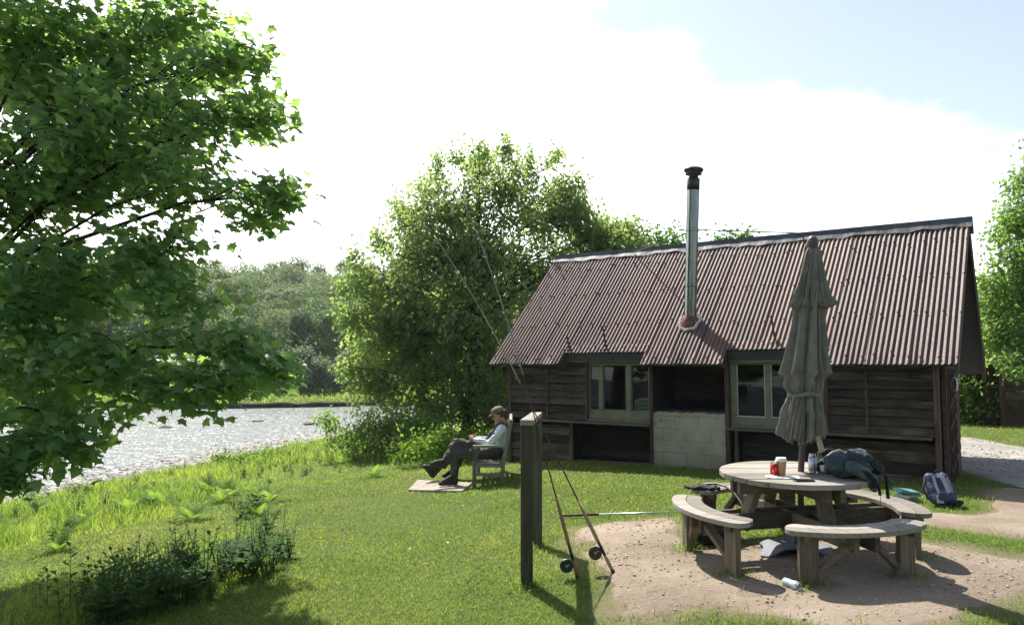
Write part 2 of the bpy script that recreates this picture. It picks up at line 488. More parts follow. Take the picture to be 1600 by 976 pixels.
DIRT = smooth_poly([(.62, 8.72), (.62, 7.6), (.66, 6.5), (.62, 5.75), (.75, 5.35), (1.3, 5.55), (1.8, 5.5), (2.3, 5.2), (2.9, 5.3), (3.7, 5.5), (4.12, 5.95), (4.32, 6.6), (4.0, 7.2), (3.35, 7.75), (2.9, 7.6), (2.4, 7.2), (1.9, 7.5), (1.72, 8.2), (1.8, 8.8), (1.2, 8.85)])
WORN = smooth_poly([(3.95, 8.9), (4.3, 8.1), (4.7, 7.55), (5.1, 7.3), (6.3, 7.2), (7.4, 8.5), (7.0, 10.2), (6.75, 10.9), (6.3, 10.4), (5.9, 9.4), (5.2, 8.7)])
DIRT = DIRT * .955
PATH = smooth_poly([(11.5, 26), (10.4, 21), (10.3, 18.2), (9.95, 15.5), (9.9, 12), (10.2, 7), (10.5, 2), (11, -8), (7.5, -8), (7.2, 2), (6.9, 7), (6.75, 10.3), (7.15, 12.4), (7.9, 16), (8.6, 21), (9, 26)])
HUT_A = .9551
HE = Vector((6.0421, 10.5402, 0))
HXL = Vector((math.sin(HUT_A), -math.cos(HUT_A), 0)); HYL = Vector((math.cos(HUT_A), math.sin(HUT_A), 0))
def HL(x, y, z=0): return HE + HXL * x + HYL * y + Vector((0, 0, z))
HUTP = np.array([tuple(HL(x, y))[:2] for x, y in ((-.15, .33), (-7.68, .33), (-7.68, 4.45), (-.15, 4.45))])
SLAB = np.array([(-1.42, 10.35), (-.45, 10.35), (-.45, 11.75), (-1.42, 11.75)])

def dirt_sd(x, y): return poly_sd(x, y, DIRT) + wob(x, y, .45, 7) * .17 + wob(x, y, .14, 8) * .08 + wob(x, y, .05, 13) * .035
def worn_sd(x, y): return poly_sd(x, y, WORN) + wob(x, y, .5, 9) * .2 + wob(x, y, .15, 10) * .05
def path_sd(x, y): return poly_sd(x, y, PATH) + wob(x, y, .6, 11) * .15

def make_ground():
    xs = axis(-8, 8, .11, (-420, 420), 1.055); ys = axis(3.5, 15, .11, (-60, 460), 1.05)
    X, Y = np.meshgrid(xs, ys)
    Z = H(X, Y)
    ny, nx = X.shape
    V = np.stack([X, Y, Z], -1).reshape(-1, 3)
    idx = np.arange(nx * ny).reshape(ny, nx)
    F = np.stack([idx[:-1, :-1], idx[:-1, 1:], idx[1:, 1:], idx[1:, :-1]], -1).reshape(-1, 4)
    me = np_mesh('ground', V, F, smooth=True)
    x, y = V[:, 0], V[:, 1]
    dn = sdist(x, y, NEAR); df = -sdist(x, y, FARB)
    hs = poly_sd(x, y, HUTP)
    sub = np.minimum(np.minimum(dirt_sd(x, y), worn_sd(x, y)), path_sd(x, y))
    dirt = np.clip(.62 - (sub + wob(x, y, .3, 33) * .1) / .4, 0, 1); dirt = np.maximum(dirt, np.clip(.3 - hs / .2, 0, 1))
    for nm, val in (('dirt', dirt), ('shore', np.clip((4.3 - dn + wob(x, y, 1.5, 12)) / 1.2, 0, 1) * (df < -3)),
                    ('far', np.clip((df - .6) / .6, 0, 1)), ('cut', np.clip(1 - np.abs(df - .3) / .5, 0, 1))):
        a = me.attributes.new(nm, 'FLOAT', 'POINT'); a.data.foreach_set('value', val.astype(np.float32))
    o = link('ground', me, M['ground']); o['kind'] = 'structure'

def sheet(name, sdf, bb, step, mat, dz, kind='structure', thr=0.08):
    xs = np.arange(bb[0], bb[1], step); ys = np.arange(bb[2], bb[3], step)
    X, Y = np.meshgrid(xs, ys)
    S = sdf(X, Y)
    ny, nx = X.shape
    Z = H(X, Y) + dz + wob(X, Y, .09, 34) * .004 + wob(X, Y, .3, 35) * .005 - .03 * np.clip((S + .03) / .06, 0, 1)
    V = np.stack([X, Y, Z], -1).reshape(-1, 3)
    idx = np.arange(nx * ny).reshape(ny, nx)
    F = np.stack([idx[:-1, :-1], idx[:-1, 1:], idx[1:, 1:], idx[1:, :-1]], -1).reshape(-1, 4)
    keep = (S.ravel()[F] < thr + .04).all(1)
    F = F[keep]
    used = np.unique(F); remap = np.full(len(V), -1); remap[used] = np.arange(len(used))
    me = np_mesh(name, V[used], remap[F], smooth=True)
    o = link(name, me, mat); o['kind'] = kind
    return o

make_ground()
sheet('dirt_patch', dirt_sd, (.2, 4.6, 4.8, 9.3), .035, M['dirt'], .008)
sheet('worn_earth', worn_sd, (3.6, 7.6, 6.9, 11.3), .05, M['dirt'], .008)
sheet('gravel_path', path_sd, (6, 12.5, -8, 26.5), .1, M['gravel'], .02)

# river
def make_river():
    xs = axis(-45, 15, .6, (-420, 420), 1.08); ys = axis(10, 80, .6, (-60, 300), 1.08)
    X, Y = np.meshgrid(xs, ys)
    V = np.stack([X, Y, np.full(X.shape, -2.3)], -1).reshape(-1, 3)
    ny, nx = X.shape
    idx = np.arange(nx * ny).reshape(ny, nx)
    F = np.stack([idx[:-1, :-1], idx[:-1, 1:], idx[1:, 1:], idx[1:, :-1]], -1).reshape(-1, 4)
    keep = ((sdist(V[:, 0], V[:, 1], NEAR) < 2.5) & (-sdist(V[:, 0], V[:, 1], FARB) < 2))[F].any(1)
    F = F[keep]
    used = np.unique(F); remap = np.full(len(V), -1); remap[used] = np.arange(len(used))
    me = np_mesh('river', V[used], remap[F], smooth=True)
    o = link('river', me, M['water']); o['kind'] = 'structure'
make_river()

def far_edge():
    """the undercut earth bank on the far side"""
    V = []; F = []; n = 0
    for (ax, ay), (bx, by) in zip(FARB[1:7], FARB[2:8]):
        L = math.hypot(bx - ax, by - ay); dx, dy = (bx - ax) / L, (by - ay) / L
        for k in range(int(L / .5)):
            s = k * .5; px, py = ax + dx * s, ay + dy * s
            for off, z in ((-.5, -2.75), (.05, -2.28), (.2, -2.1), (.2, -1.98), (.6, -1.86), (1.6, -1.95)):
                o = off + float(wob(px, py, 1.2, 31)) * .25
                V.append((px - dy * o, py + dx * o, z + float(wob(px, py, .8, 32)) * .08))
            n += 1
    for i in range(n - 1):
        for j in range(5):
            a = i * 6 + j; F.append((a, a + 6, a + 7, a + 1))
    me = np_mesh('far_bank', np.array(V), np.array(F), smooth=True)
    o = link('far_bank', me, solid('dark bank earth', (.04, .033, .02), .95, 0, .5, 3, .2, .8)); o['kind'] = 'structure'
far_edge()

# ------------------------------------------------------------------ blades and leaves
def frames(t, n):
    t = t / np.linalg.norm(t, axis=1, keepdims=True)
    n = n - t * (t * n).sum(1, keepdims=True)
    n = n / (np.linalg.norm(n, axis=1, keepdims=True) + 1e-9)
    return t, np.cross(t, n), n

def scatter_mesh(name, pos, t, n, size, tv, tf, rnd):
    """one copy of a small template at every position: x along b, y along t, z along n"""
    t, b, n = frames(t, n)
    tv = np.asarray(tv, float); tf = np.asarray(tf, int)
    size = np.asarray(size).reshape(-1, 1, 1)
    V = pos[:, None, :] + size * (tv[None, :, 0:1] * b[:, None, :] + tv[None, :, 1:2] * t[:, None, :] + tv[None, :, 2:3] * n[:, None, :])
    k = len(tv)
    F = tf[None] + (np.arange(len(pos)) * k)[:, None, None]
    return np_mesh(name, V.reshape(-1, 3), F.reshape(-1, tf.shape[1]), np.repeat(rnd, k))

_mo = [(0, 0), (.20, .03), (.46, -.06), (.38, .20), (.66, .42), (.34, .48), (.24, .62), (0, 1)]
_ring = _mo + [(-x, y) for x, y in _mo[-2:0:-1]]
MAPLE_V = [(0, .33, .0)] + [(x, y, -.22 * abs(x) - .16 * y * y) for x, y in _ring]
MAPLE_F = [(0, i + 1, (i + 1) % len(_ring) + 1) for i in range(len(_ring))]
DIA_V = [(0, 0, 0), (.30, .42, .07), (0, 1, -.14), (-.30, .42, .07)]
DIA_F = [(0, 1, 2), (0, 2, 3)]
CLUMP_V = [(0, 0, 0), (.5, .35, .1), (.2, 1, -.1), (-.45, .6, .1)]

def leaves(pts, outs, size, style, var=.3):
    n = len(pts)
    o = outs / (np.linalg.norm(outs, axis=1, keepdims=True) + 1e-6)
    r = rng.normal(size=(n, 3))
    if style == 'flat':
        t = o * np.array([1, 1, .3]) + r * .5 + np.array([0, 0, -.5])
        nn = np.array([0, 0, 1.0]) + rng.normal(size=(n, 3)) * .5 + o * .25
    elif style == 'hang':
        t = o * np.array([.6, .6, .2]) + r * .55 + np.array([0, 0, -.5])
        nn = rng.normal(size=(n, 3)) * .7 + o * .5 + np.array([0, 0, .35])
    elif style == 'shell':
        t = r; nn = o * 1.6 + rng.normal(size=(n, 3)) * .28 + np.array([0, 0, .3])
    else:
        t = r + o * .4; nn = rng.normal(size=(n, 3)) * .7 + o * .7 + np.array([0, 0, .4])
    return t, nn, size * (1 + rng.uniform(-var, var, n))

def tree(name, label, cat, base, top, blobs, twigs, lpt, lsize, style, leaf_m, bark_m, tr=.14, group=None, spread=.16, tmpl=None, hollow=2.4, minr=.004, limb_every=1, clip=None, twig_len=.55, wood=True, upright=False):
    """trunk and limbs grow to every bough (blob), twigs fill it, leaves sit along the twigs"""
    base = Vector(base); top = Vector(top)
    root = thing(name, label, cat, base, 0, group)
    mb = MB()
    L = (top - base)
    def trunk_pt(f):
        return base + L * f + Vector((math.sin(f * 5 + base.x) * .03, math.cos(f * 4 + base.y) * .03, 0)) * L.length * .4
    tp = [trunk_pt(i / 10) for i in range(11)]
    mb.tube([p - base for p in tp], [tr * (1.25 if i == 0 else 1) * (1 - .85 * i / 10) + .004 for i in range(11)], 9)
    P = []; O = []
    for bi, (c, rx, ry, rz) in enumerate(blobs):
        c = Vector(c)
        hz = max(.1, min(.93, (c.z - base.z) / L.z * .62 + rng.uniform(-.06, .06)))
        st = trunk_pt(hz)
        d = c - st
        m1 = st + d * .4 + Vector((0, 0, d.length * .10)); m2 = st + d * .75 + Vector((0, 0, d.length * .07))
        r0 = tr * (1 - .85 * hz) * .55
        rr = min(r0, .009 + .005 * d.length)
        if bi % limb_every == 0 and not (clip and clip(c)):
            mb.tube([p - base for p in (st, m1, m2, c)], [rr, rr * .7, rr * .45, rr * .25], 6, caps=False)
        nt = max(8, int(twigs * rx * rz))
        for k in range(nt):
            q = Vector(rng.normal(size=3)); q.normalize()
            q *= rng.uniform(0, 1) ** (1 / hollow)
            e = c + Vector((q.x * rx, q.y * ry, q.z * rz))
            if upright: e.z += abs(rng.normal()) * .16
            if clip and clip(e): continue
            s = c.lerp(e, 1 - twig_len) if rng.random() < .7 else m2.lerp(e, .35)
            if (s - e).length > 1.6: s = e + (s - e).normalized() * 1.6
            md = s.lerp(e, .5) + Vector((0, 0, (e - s).length * (.12 if style == 'flat' else .05)))
            if wood: mb.tube([p - base for p in (s, md, e)], [minr * 2.2, minr * 1.5, minr * .6], 3, caps=False)
            f = rng.uniform(.25, 1.08, lpt)[:, None]
            a = np.array(s)[None] * (1 - f) ** 2 + 2 * f * (1 - f) * np.array(md)[None] + f * f * np.array(e)[None]
            sc = np.array([1, 1, .7]) if style == 'flat' else np.array([.8, .8, 1])
            a = a + rng.normal(size=(lpt, 3)) * spread * sc
            P.append(a); O.append(np.repeat((np.array(e) - np.array(c) * .6 - np.array(trunk_pt(hz)) * .4)[None], lpt, 0))
    P = np.concatenate(P); O = np.concatenate(O)
    t, nn, sz = leaves(P, O, lsize, style)
    tv, tf = tmpl or (DIA_V, DIA_F)
    me = scatter_mesh('crown', P - np.array(base), t, nn, sz, tv, tf, rng.uniform(0, 1, len(P)))
    link('crown', me, leaf_m, root)
    mb.build('trunk', bark_m, root)
    return root, len(P)

def blobpx(lst):
    """boughs measured in the photograph: (u, v, distance, half width px, half height px[, depth m])"""
    out = []
    for b in lst:
        u, v, y, ru, rv = b[:5]
        k = y / FPX
        rd = b[5] if len(b) > 5 else min(1.1, ru * k)
        out.append((DP(u, v, y), ru * k, rd, rv * k))
    return out

# big sycamore hanging over the left of the view
def sycamore():
    B = [(60, 60, 8.6, 210, 110), (215, 70, 8.3, 110, 75), (318, 100, 7.9, 75, 45), (385, 85, 7.8, 50, 24), (355, 190, 7.8, 78, 55), (410, 165, 7.7, 32, 45), (200, 220, 8.2, 190, 100),
         (50, 300, 8.6, 190, 120), (275, 290, 7.9, 100, 55), (400, 322, 7.6, 55, 22), (445, 302, 7.5, 32, 14), (245, 400, 8.0, 110, 70), (90, 450, 8.2, 190, 90),
         (310, 470, 7.6, 85, 60), (385, 540, 7.4, 45, 26), (415, 575, 7.3, 24, 16), (225, 560, 7.8, 140, 55), (70, 580, 8.0, 150, 70), (285, 615, 7.6, 70, 22), (350, 600, 7.5, 45, 20),
         (110, 645, 7.6, 95, 38), (50, 705, 7.2, 70, 30), (110, 690, 7.2, 40, 20), (15, 750, 7.0, 26, 20), (300, 20, 8.2, 60, 40),
         (-160, 180, 9.0, 170, 200), (-120, 480, 8.6, 150, 160), (-320, 250, 9.4, 160, 260, 1.6), (-470, 380, 9.6, 130, 240, 1.6), (60, -130, 8.8, 220, 120, 1.4), (-180, -150, 9.2, 170, 160, 1.5), (220, -60, 8.4, 110, 60), (-420, -60, 9.8, 170, 190, 1.6)]
    B += [(385, 165, 9.6, 55, 55), (255, 170, 10.0, 120, 90), (120, 200, 10.5, 130, 110), (330, 90, 9.8, 70, 40), (200, 60, 10.4, 120, 70), (40, 110, 10.8, 140, 110)]
    return tree('sycamore_tree', 'big sycamore with drooping leafy boughs filling the left of the view', 'tree', (-7.3, 9.4, h1(-7.3, 9.4) - .1), (-6.4, 9.0, 7.6),
                blobpx(B) + [(c + Vector((c.x * .16, 1.5, .25)), rx * .9, ry, rz * .95) for c, rx, ry, rz in blobpx(B)[::3] if rx > .4], 58, 26, .108, 'flat', M['syc'], M['barkdark'], .24, spread=.13, tmpl=(MAPLE_V, MAPLE_F), hollow=2.2, minr=.0045, limb_every=2)

def cherry():
    B = []
    Y = 21.0
    for b in [(745, 470, 150, 150, 2.6), (700, 330, 95, 80), (800, 310, 80, 75), (750, 265, 42, 40), (655, 400, 80, 70), (625, 480, 75, 75), (580, 450, 50, 40), (555, 415, 20, 25),
              (850, 350, 62, 60), (880, 300, 26, 45), (905, 390, 70, 50), (955, 370, 42, 34), (640, 560, 90, 60), (580, 545, 50, 45), (720, 590, 120, 55), (620, 620, 80, 35), (700, 640, 70, 24), (800, 560, 70, 80),
              (790, 235, 12, 26), (870, 250, 9, 22), (715, 245, 14, 28), (685, 265, 12, 30), (905, 300, 8, 40), (830, 255, 10, 26), (665, 300, 16, 26), (620, 330, 22, 22), (640, 350, 40, 34), (750, 245, 14, 26),
              (550, 500, 30, 34), (545, 575, 26, 30), (840, 440, 90, 70), (600, 525, 75, 60), (572, 605, 50, 42), (680, 520, 110, 80), (720, 400, 110, 80), (665, 655, 90, 26), (770, 640, 60, 30), (940, 400, 50, 40), (985, 360, 22, 20), (535, 455, 18, 22), (590, 380, 30, 30), (925, 345, 20, 26), (760, 660, 60, 24), (720, 690, 60, 20), (800, 650, 40, 24), (640, 690, 60, 22), (745, 620, 90, 30), (900, 345, 40, 50), (935, 372, 45, 40), (965, 395, 42, 34), (880, 330, 40, 50), (985, 385, 30, 26), (1000, 400, 30, 20)]:
        u, v, ru, rv = b[:4]
        k = Y / FPX
        rd = b[4] if len(b) > 4 else max(.5, min(1.6, ru * k * 1.0))
        off = 0 if ru > 60 else rng.uniform(-1.2, 1.2)
        if u > 820: off = rng.uniform(.4, 1.6)
        yy = Y + off
        k = yy / FPX
        B.append((DP(u, v, yy), ru * k, rd, rv * k))
    inv = Matrix.Rotation(-(HUT_A - PI / 2), 3, 'Z')
    def clip(e):
        l = inv @ (e - HE)
        return -8.3 < l.x < .3 and l.y < 5.1
    return tree('cherry_tree', 'tall round cherry tree with hanging leaves behind the seated anglers', 'tree', (-1.15, 21, h1(-1.15, 21) - .1), (-.9, 21, 6.9),
                B, 52, 25, .13, 'hang', M['cherry'], M['barkdark'], .17, upright=True, spread=.15, hollow=1.9, minr=.006, clip=clip)

print('leaves', sycamore()[1], cherry()[1])

def tree_at(name, label, u0, v0, Y, blobs, twigs, lpt, ls, style, lm, top_v, group=None, tr=.15, **kw):
    x = (u0 - 800) / FPX * Y
    gz = h1(x, Y)
    tp = DP(u0, top_v, Y)
    return tree(name, label, 'tree', (x, Y, gz - .1), (tp.x, Y, tp.z), blobpx([(u, v, Y + d, ru, rv, max(.6, min(2.2, ru * Y / FPX))) for u, v, d, ru, rv in blobs]), twigs, lpt, ls, style, lm, M['barkdark'], tr, group, **kw)

tree_at('sycamore_tree', 'dark bushy tree rising just behind the hut ridge left of the flue', 1030, 600, 27, [(1030, 430, 0, 70, 60), (1010, 375, 0, 30, 25), (1050, 372, .5, 30, 22), (985, 400, -.5, 45, 50), (1080, 420, .5, 45, 50), (1030, 500, 0, 80, 60)], 34, 26, .2, 'flat', M['dkleaf'], 370, spread=.26)
tree_at('ash_tree', 'distant tree whose tips just clear the hut ridge right of the flue', 1150, 600, 36, [(1150, 425, 0, 60, 40), (1125, 380, 0, 14, 14), (1145, 376, 0, 12, 12), (1170, 378, 0, 16, 12), (1190, 420, .5, 50, 40), (1150, 500, 0, 80, 60)], 24, 24, .24, 'hang', M['dkleaf'], 376, spread=.3)
tree_at('cherry_tree', 'layered light green tree at the right edge behind the gable', 1640, 620, 18, [(1630, 420, 0, 60, 60), (1575, 400, -.3, 42, 16), (1560, 440, 0, 34, 22), (1572, 345, 0, 40, 12), (1590, 300, 0, 26, 16), (1610, 340, .2, 50, 40), (1640, 250, 0, 40, 60), (1560, 480, .2, 38, 26), (1585, 520, 0, 55, 30), (1550, 535, .5, 32, 26), (1640, 520, 0, 70, 50), (1700, 400, 0, 80, 120), (1560, 370, .2, 30, 10), (1598, 275, 0, 10, 14), (1600, 455, .2, 60, 40), (1590, 570, -.4, 40, 20)], 95, 28, .12, 'hang', M['ltleaf'], 230, tr=.13, spread=.16, minr=.005)
tree_at('hazel_bush', 'big light green bush between the hut and the brown shed', 1530, 660, 21.5, [(1530, 600, 0, 60, 60), (1560, 545, .5, 50, 45), (1500, 540, .6, 50, 60), (1545, 640, -.4, 40, 28), (1505, 640, -.2, 40, 30), (1480, 600, .4, 50, 60)], 80, 26, .13, 'any', M['ltleaf'], 540, tr=.07, spread=.2)
tree_at('sycamore_tree', 'tall full tree standing behind the brown shed', 1600, 640, 27, [(1600, 520, 0, 110, 80), (1680, 430, .5, 110, 110), (1540, 480, .5, 60, 60), (1620, 600, 0, 100, 60), (1720, 580, 0, 90, 80)], 34, 26, .2, 'flat', M['ltleaf'], 400, tr=.2, spread=.28)
tree_at('alder_tree', 'tall dark tree standing hidden behind the hut', 1330, 600, 33, [(1330, 470, 0, 110, 50), (1250, 500, 0, 90, 60), (1420, 500, .5, 90, 60)], 24, 24, .24, 'flat', M['dkleaf'], 430, tr=.2, spread=.3)

# shrubs on the near bank below the cherry tree
def shrub(name, label, u, v, blobs, Y, lm, ls=.09, tw=110, group=None):
    x = (u - 800) / FPX * Y
    return tree(name, label, 'shrub', (x, Y, h1(x, Y) - .05), (x, Y, h1(x, Y) + .35), blobpx([(a, b, Y + d, ru, rv, max(.4, ru * Y / FPX * .8)) for a, b, d, ru, rv in blobs]), tw, 22, ls, 'any', lm, M['barkdark'], .03, group, spread=.12, minr=.003)
shrub('bank_shrub', 'leafy green shrub at the bank edge left of the seated anglers', 590, 710, [(590, 672, 0, 70, 32), (545, 690, 0, 45, 24), (640, 668, .3, 55, 30), (520, 668, .5, 22, 18), (600, 705, -.5, 60, 16), (505, 655, .6, 14, 8)], 18.5, M['ltleaf'])
shrub('bank_shrub', 'darker low shrub directly behind the crossed boots of the seated angler', 690, 715, [(690, 690, 0, 50, 26), (650, 700, -.3, 45, 20), (735, 690, .5, 40, 24)], 16.5, M['weed'])
shrub('bank_shrub', 'thin straggly shrub standing against the glittering water', 380, 725, [(372, 712, 0, 40, 8), (345, 716, 0, 16, 6), (420, 708, 0, 22, 7), (395, 722, 0, 50, 6)], 20.5, M['weed'], .07, 30)

# ------------------------------------------------------------------ the wood beyond the river
def far_crown(seed, n, form):
    r = np.random.default_rng(seed)
    lobes = []
    for k in range(13):
        th = r.uniform(0, 2 * PI); zz = r.uniform(.18, .92)
        rad = (1.0 if form == 'round' else .75) * math.sin(PI * min(.97, zz * .86 + .12)) ** .8
        lobes.append((np.array([math.cos(th) * rad * .66, math.sin(th) * rad * .66, zz * 2.4]), r.uniform(.28, .55)))
    P = []; O = []
    per = n // len(lobes)
    for c, s in lobes:
        q = r.normal(size=(per, 3)); q /= np.linalg.norm(q, axis=1, keepdims=True)
        q *= r.uniform(.55, 1.1, (per, 1)) ** .5
        P.append(c + q * s * np.array([1, 1, .9])); O.append(q + np.array([0, 0, .2]))
    P = np.concatenate(P); O = np.concatenate(O)
    t = r.normal(size=P.shape); nn = O * 1.5 + r.normal(size=P.shape) * .2 + np.array([0, 0, .3]); sz = .075 * r.uniform(.6, 1.3, len(P))
    return scatter_mesh('crown', P, t, nn, sz, CLUMP_V, DIA_F, r.uniform(0, 1, len(P)))
FCROWN = [far_crown(40 + i, 4600, 'round' if i % 2 else 'tall') for i in range(5)]
_tm = MB().tube([(0, 0, -.5), (0, 0, .6), (.03, 0, 1.5)], [.07, .055, .02], 6)
FT_ME = None
def far_tree(x, y, h, lab, mats, group, wide=1.0, cat='tree', name='woodland_tree', sink=.0):
    global FT_ME
    i = rng.integers(0, 5)
    t = thing(name, lab, cat, (x, y, h1(x, y) - sink), rng.uniform(0, 6.28), group)
    t.scale = (h / 2.75 * wide, h / 2.75 * wide, h / 2.75)
    key = (int(i), mats.name)
    if key not in FC:
        o = link('crown', FCROWN[i].copy(), mats, t); FC[key] = o.data
    else:
        o = bpy.data.objects.new('crown', FC[key]); COL.objects.link(o); o.parent = t
    if FT_ME is None:
        tr = _tm.build('trunk', M['bark'], t); FT_ME = tr.data
    else:
        tr = bpy.data.objects.new('trunk', FT_ME); COL.objects.link(tr); tr.parent = t
    return t
FC = {}
LABF = [(M['far1'], 'mid green broadleaf tree in the wood on the far hillside', 'mid green trees in the far hillside wood'),
        (M['far2'], 'pale sage green tree in the wood on the far hillside', 'pale trees in the far hillside wood'),
        (M['far3'], 'dark green tree in the wood on the far hillside', 'dark trees in the far hillside wood')]
def far_wood():
    placed = []
    n = 0
    for _ in range(6000):
        if n > 170: break
        # lines of sight between the left edge and well right of the cherry tree
        u = rng.uniform(-250, 760); Y = rng.uniform(93, 190)
        x = (u - 800) / FPX * Y
        df = -float(sdist(np.array([x]), np.array([Y]), FARB)[0])
        if df < 24 or df > 118: continue
        if any((x - a) ** 2 + (Y - b) ** 2 < (5.6 + .018 * df) ** 2 for a, b in placed): continue
        placed.append((x, Y)); n += 1
        m, lab, g = LABF[rng.choice(3, p=[.45, .28, .27])]
        h = rng.uniform(8, 11) + df * .005
        far_tree(x, Y, h, lab, m, g, rng.uniform(1.1, 1.5), sink=.4)
far_wood()
# single trees that stand out at the foot of the wood
def bank_bush(u, v0, Y, wpx, hpx, lab, m, cat='bush', name='willow_bush', group=None):
    x = (u - 800) / FPX * Y
    k = Y / FPX
    blobs = []
    base_z = h1(x, Y)
    c0 = DP(u, v0, Y)
    W, Hh = wpx * k, hpx * k
    for dx, dz, a in ((0, .45, .62), (-.5, .36, .48), (.5, .34, .48), (-.25, .62, .45), (.28, .6, .45), (-.75, .22, .3), (.78, .2, .3), (0, .25, .6), (.05, .75, .3)):
        blobs.append((Vector((x + dx * W, Y + rng.uniform(-.4, .8), base_z + dz * 2 * Hh)), a * W, a * W * .8, a * Hh))
    return tree(name, lab, cat, (x, Y, base_z - .1), (x, Y, base_z + Hh * 1.3), blobs, 16, 70, .30, 'shell', m, M['bark'], .1, group, spread=.3, minr=.01, hollow=3.6, wood=False)
bank_bush(468, 575, 79, 70, 36, 'big rounded willow bush with pale top standing on the far bank', M['willow'])
bank_bush(375, 580, 80, 44, 30, 'smaller grey willow bush left of the big rounded one on the far bank', M['willow'])
bank_bush(560, 590, 82, 50, 34, 'willow bush on the far bank half hidden by the cherry tree', M['willow'])
bank_bush(180, 585, 80, 90, 36, 'wide willow bush on the far bank seen through the sycamore boughs', M['willow'])
bank_bush(20, 585, 82, 80, 36, 'willow bush on the far bank at the left edge behind the sycamore', M['willow'])
for u, Y, h, k in ((430, 92, 8.5, 1), (395, 98, 10, 2), (520, 95, 9, 0), (345, 92, 9, 1), (480, 99, 10.5, 2), (560, 93, 9, 0), (620, 96, 9, 2), (300, 94, 9, 0), (250, 96, 10, 2), (150, 93, 9, 1)):
    x = (u - 800) / FPX * Y
    far_tree(x, Y, h, LABF[k][1].replace('in the wood on', 'at the foot of'), LABF[k][0], ('mid green', 'pale', 'dark')[k] + ' trees at the foot of the far hillside')

# ------------------------------------------------------------------ rocks, pebbles
def rock_mesh(seed, n=2):
    bm = bmesh.new(); bmesh.ops.create_icosphere(bm, subdivisions=n, radius=1)
    r = random.Random(seed)
    ax = [(Vector((r.uniform(-1, 1), r.uniform(-1, 1), r.uniform(-1, 1))).normalized(), r.uniform(.5, .9)) for _ in range(9)]
    for v in bm.verts:
        for a, d in ax:
            k = v.co.dot(a)
            if k > d: v.co -= a * (k - d) * .85
    me = bpy.data.meshes.new('rock'); bm.to_mesh(me); bm.free(); return me
for i, (u, v, w, lab) in enumerate(((403, 658, 11, 'low dark rock breaking the river surface left of midstream'), (366, 659, 5, 'tiny rock at the left of the pair out in the river'), (480, 663, 14, 'flat dark rock in the river by the bank shrub'), (492, 662, 9, 'mossy rock next to the flat one by the bank shrub'), (258, 668, 12, 'dark rock in the river under the sycamore boughs'), (300, 645, 7, 'small rock at the foot of the far bank'))):
    p = G(u, v, -2.3)
    o = link('river_rock', rock_mesh(i), M['rock'])
    s = w * p.y / FPX / 1.0
    o.location = (p.x, p.y, -2.32); o.scale = (s, s * .8, s * .38); o.rotation_euler = (0, 0, i)
    tag(o, lab, 'rock', 'rocks in the river')

def pebbles(name, pos, smin, smax, mat, lab=None):
    r = np.random.default_rng(5)
    bm = bmesh.new(); bmesh.ops.create_icosphere(bm, subdivisions=1, radius=1)
    tv = np.array([v.co[:] for v in bm.verts]); tf = np.array([[v.index for v in f.verts] for f in bm.faces]); bm.free()
    n = len(pos)
    tvv = tv * np.array([1, .75, .45])
    th = r.uniform(0, 6.28, n)
    t = np.stack([np.cos(th), np.sin(th), r.normal(size=n) * .15], -1); nn = np.stack([r.normal(size=n) * .2, r.normal(size=n) * .2, np.ones(n)], -1)
    me = scatter_mesh(name, pos, t, nn, smin + (smax - smin) * r.uniform(0, 1, n) ** 3, tvv, tf, r.uniform(0, 1, n))
    o = link(name, me, mat); o['kind'] = 'stuff'; return o
def m_peb(name, a, b):
    t = NT(name); c = t.ramp(t.attr('rnd'), [(0, a), (1, b)])
    return t.done(t.principled(c, .8, 0, .3))
M['peb'] = m_peb('shore pebble', (.14, .13, .115), (.46, .44, .41))
M['grit'] = m_peb('dirt stone', (.16, .12, .09), (.5, .44, .37))
def shore():
    n = 75000
    x = rng.uniform(-26, -6, n); y = rng.uniform(12, 46, n)
    d = sdist(x, y, NEAR)
    k = (d > -3.4) & (d < 4.3 + wob(x, y, 1.5, 12) * .8)
    x, y = x[k], y[k]
    pebbles('shore_pebbles', np.stack([x, y, H(x, y) + .01], -1), .03, .2, M['peb'])
    n = 5200
    x = rng.uniform(.3, 4.4, n); y = rng.uniform(5, 9, n)
    k = dirt_sd(x, y) < -.03
    x, y = x[k], y[k]
    pebbles('dirt_stones', np.stack([x, y, H(x, y) + .013], -1), .0025, .016, M['grit'])
    n = 9000
    x = rng.uniform(6.5, 11, n); y = rng.uniform(8, 24, n)
    k = path_sd(x, y) < -.1
    x, y = x[k], y[k]
    pebbles('path_gravel', np.stack([x, y, H(x, y) + .022], -1), .006, .03, M['peb'])
shore()

# ------------------------------------------------------------------ grass
ROUGHP = np.array([tuple(Gt(u, v))[:2] for u, v in ((150, 838), (300, 802), (420, 776), (520, 744), (610, 738), (650, 725))])
ROUGH = np.concatenate([ROUGHP, [(-1.2, 13.5), (-.6, 15.6), (-.3, 24), (-6, 50), (-30, 40), (-30, 4), (-8, 7.2)]])
DARKB = np.array([tuple(Gt(u, v))[:2] for u, v in ((20, 1010), (40, 900), (160, 890), (250, 862), (380, 830), (435, 850), (425, 885), (340, 925), (250, 985), (200, 1030))])
PLATE = np.array([tuple(Gt(u, v))[:2] for u, v in ((380, 748), (480, 722), (600, 728), (640, 740), (560, 757), (420, 770))])

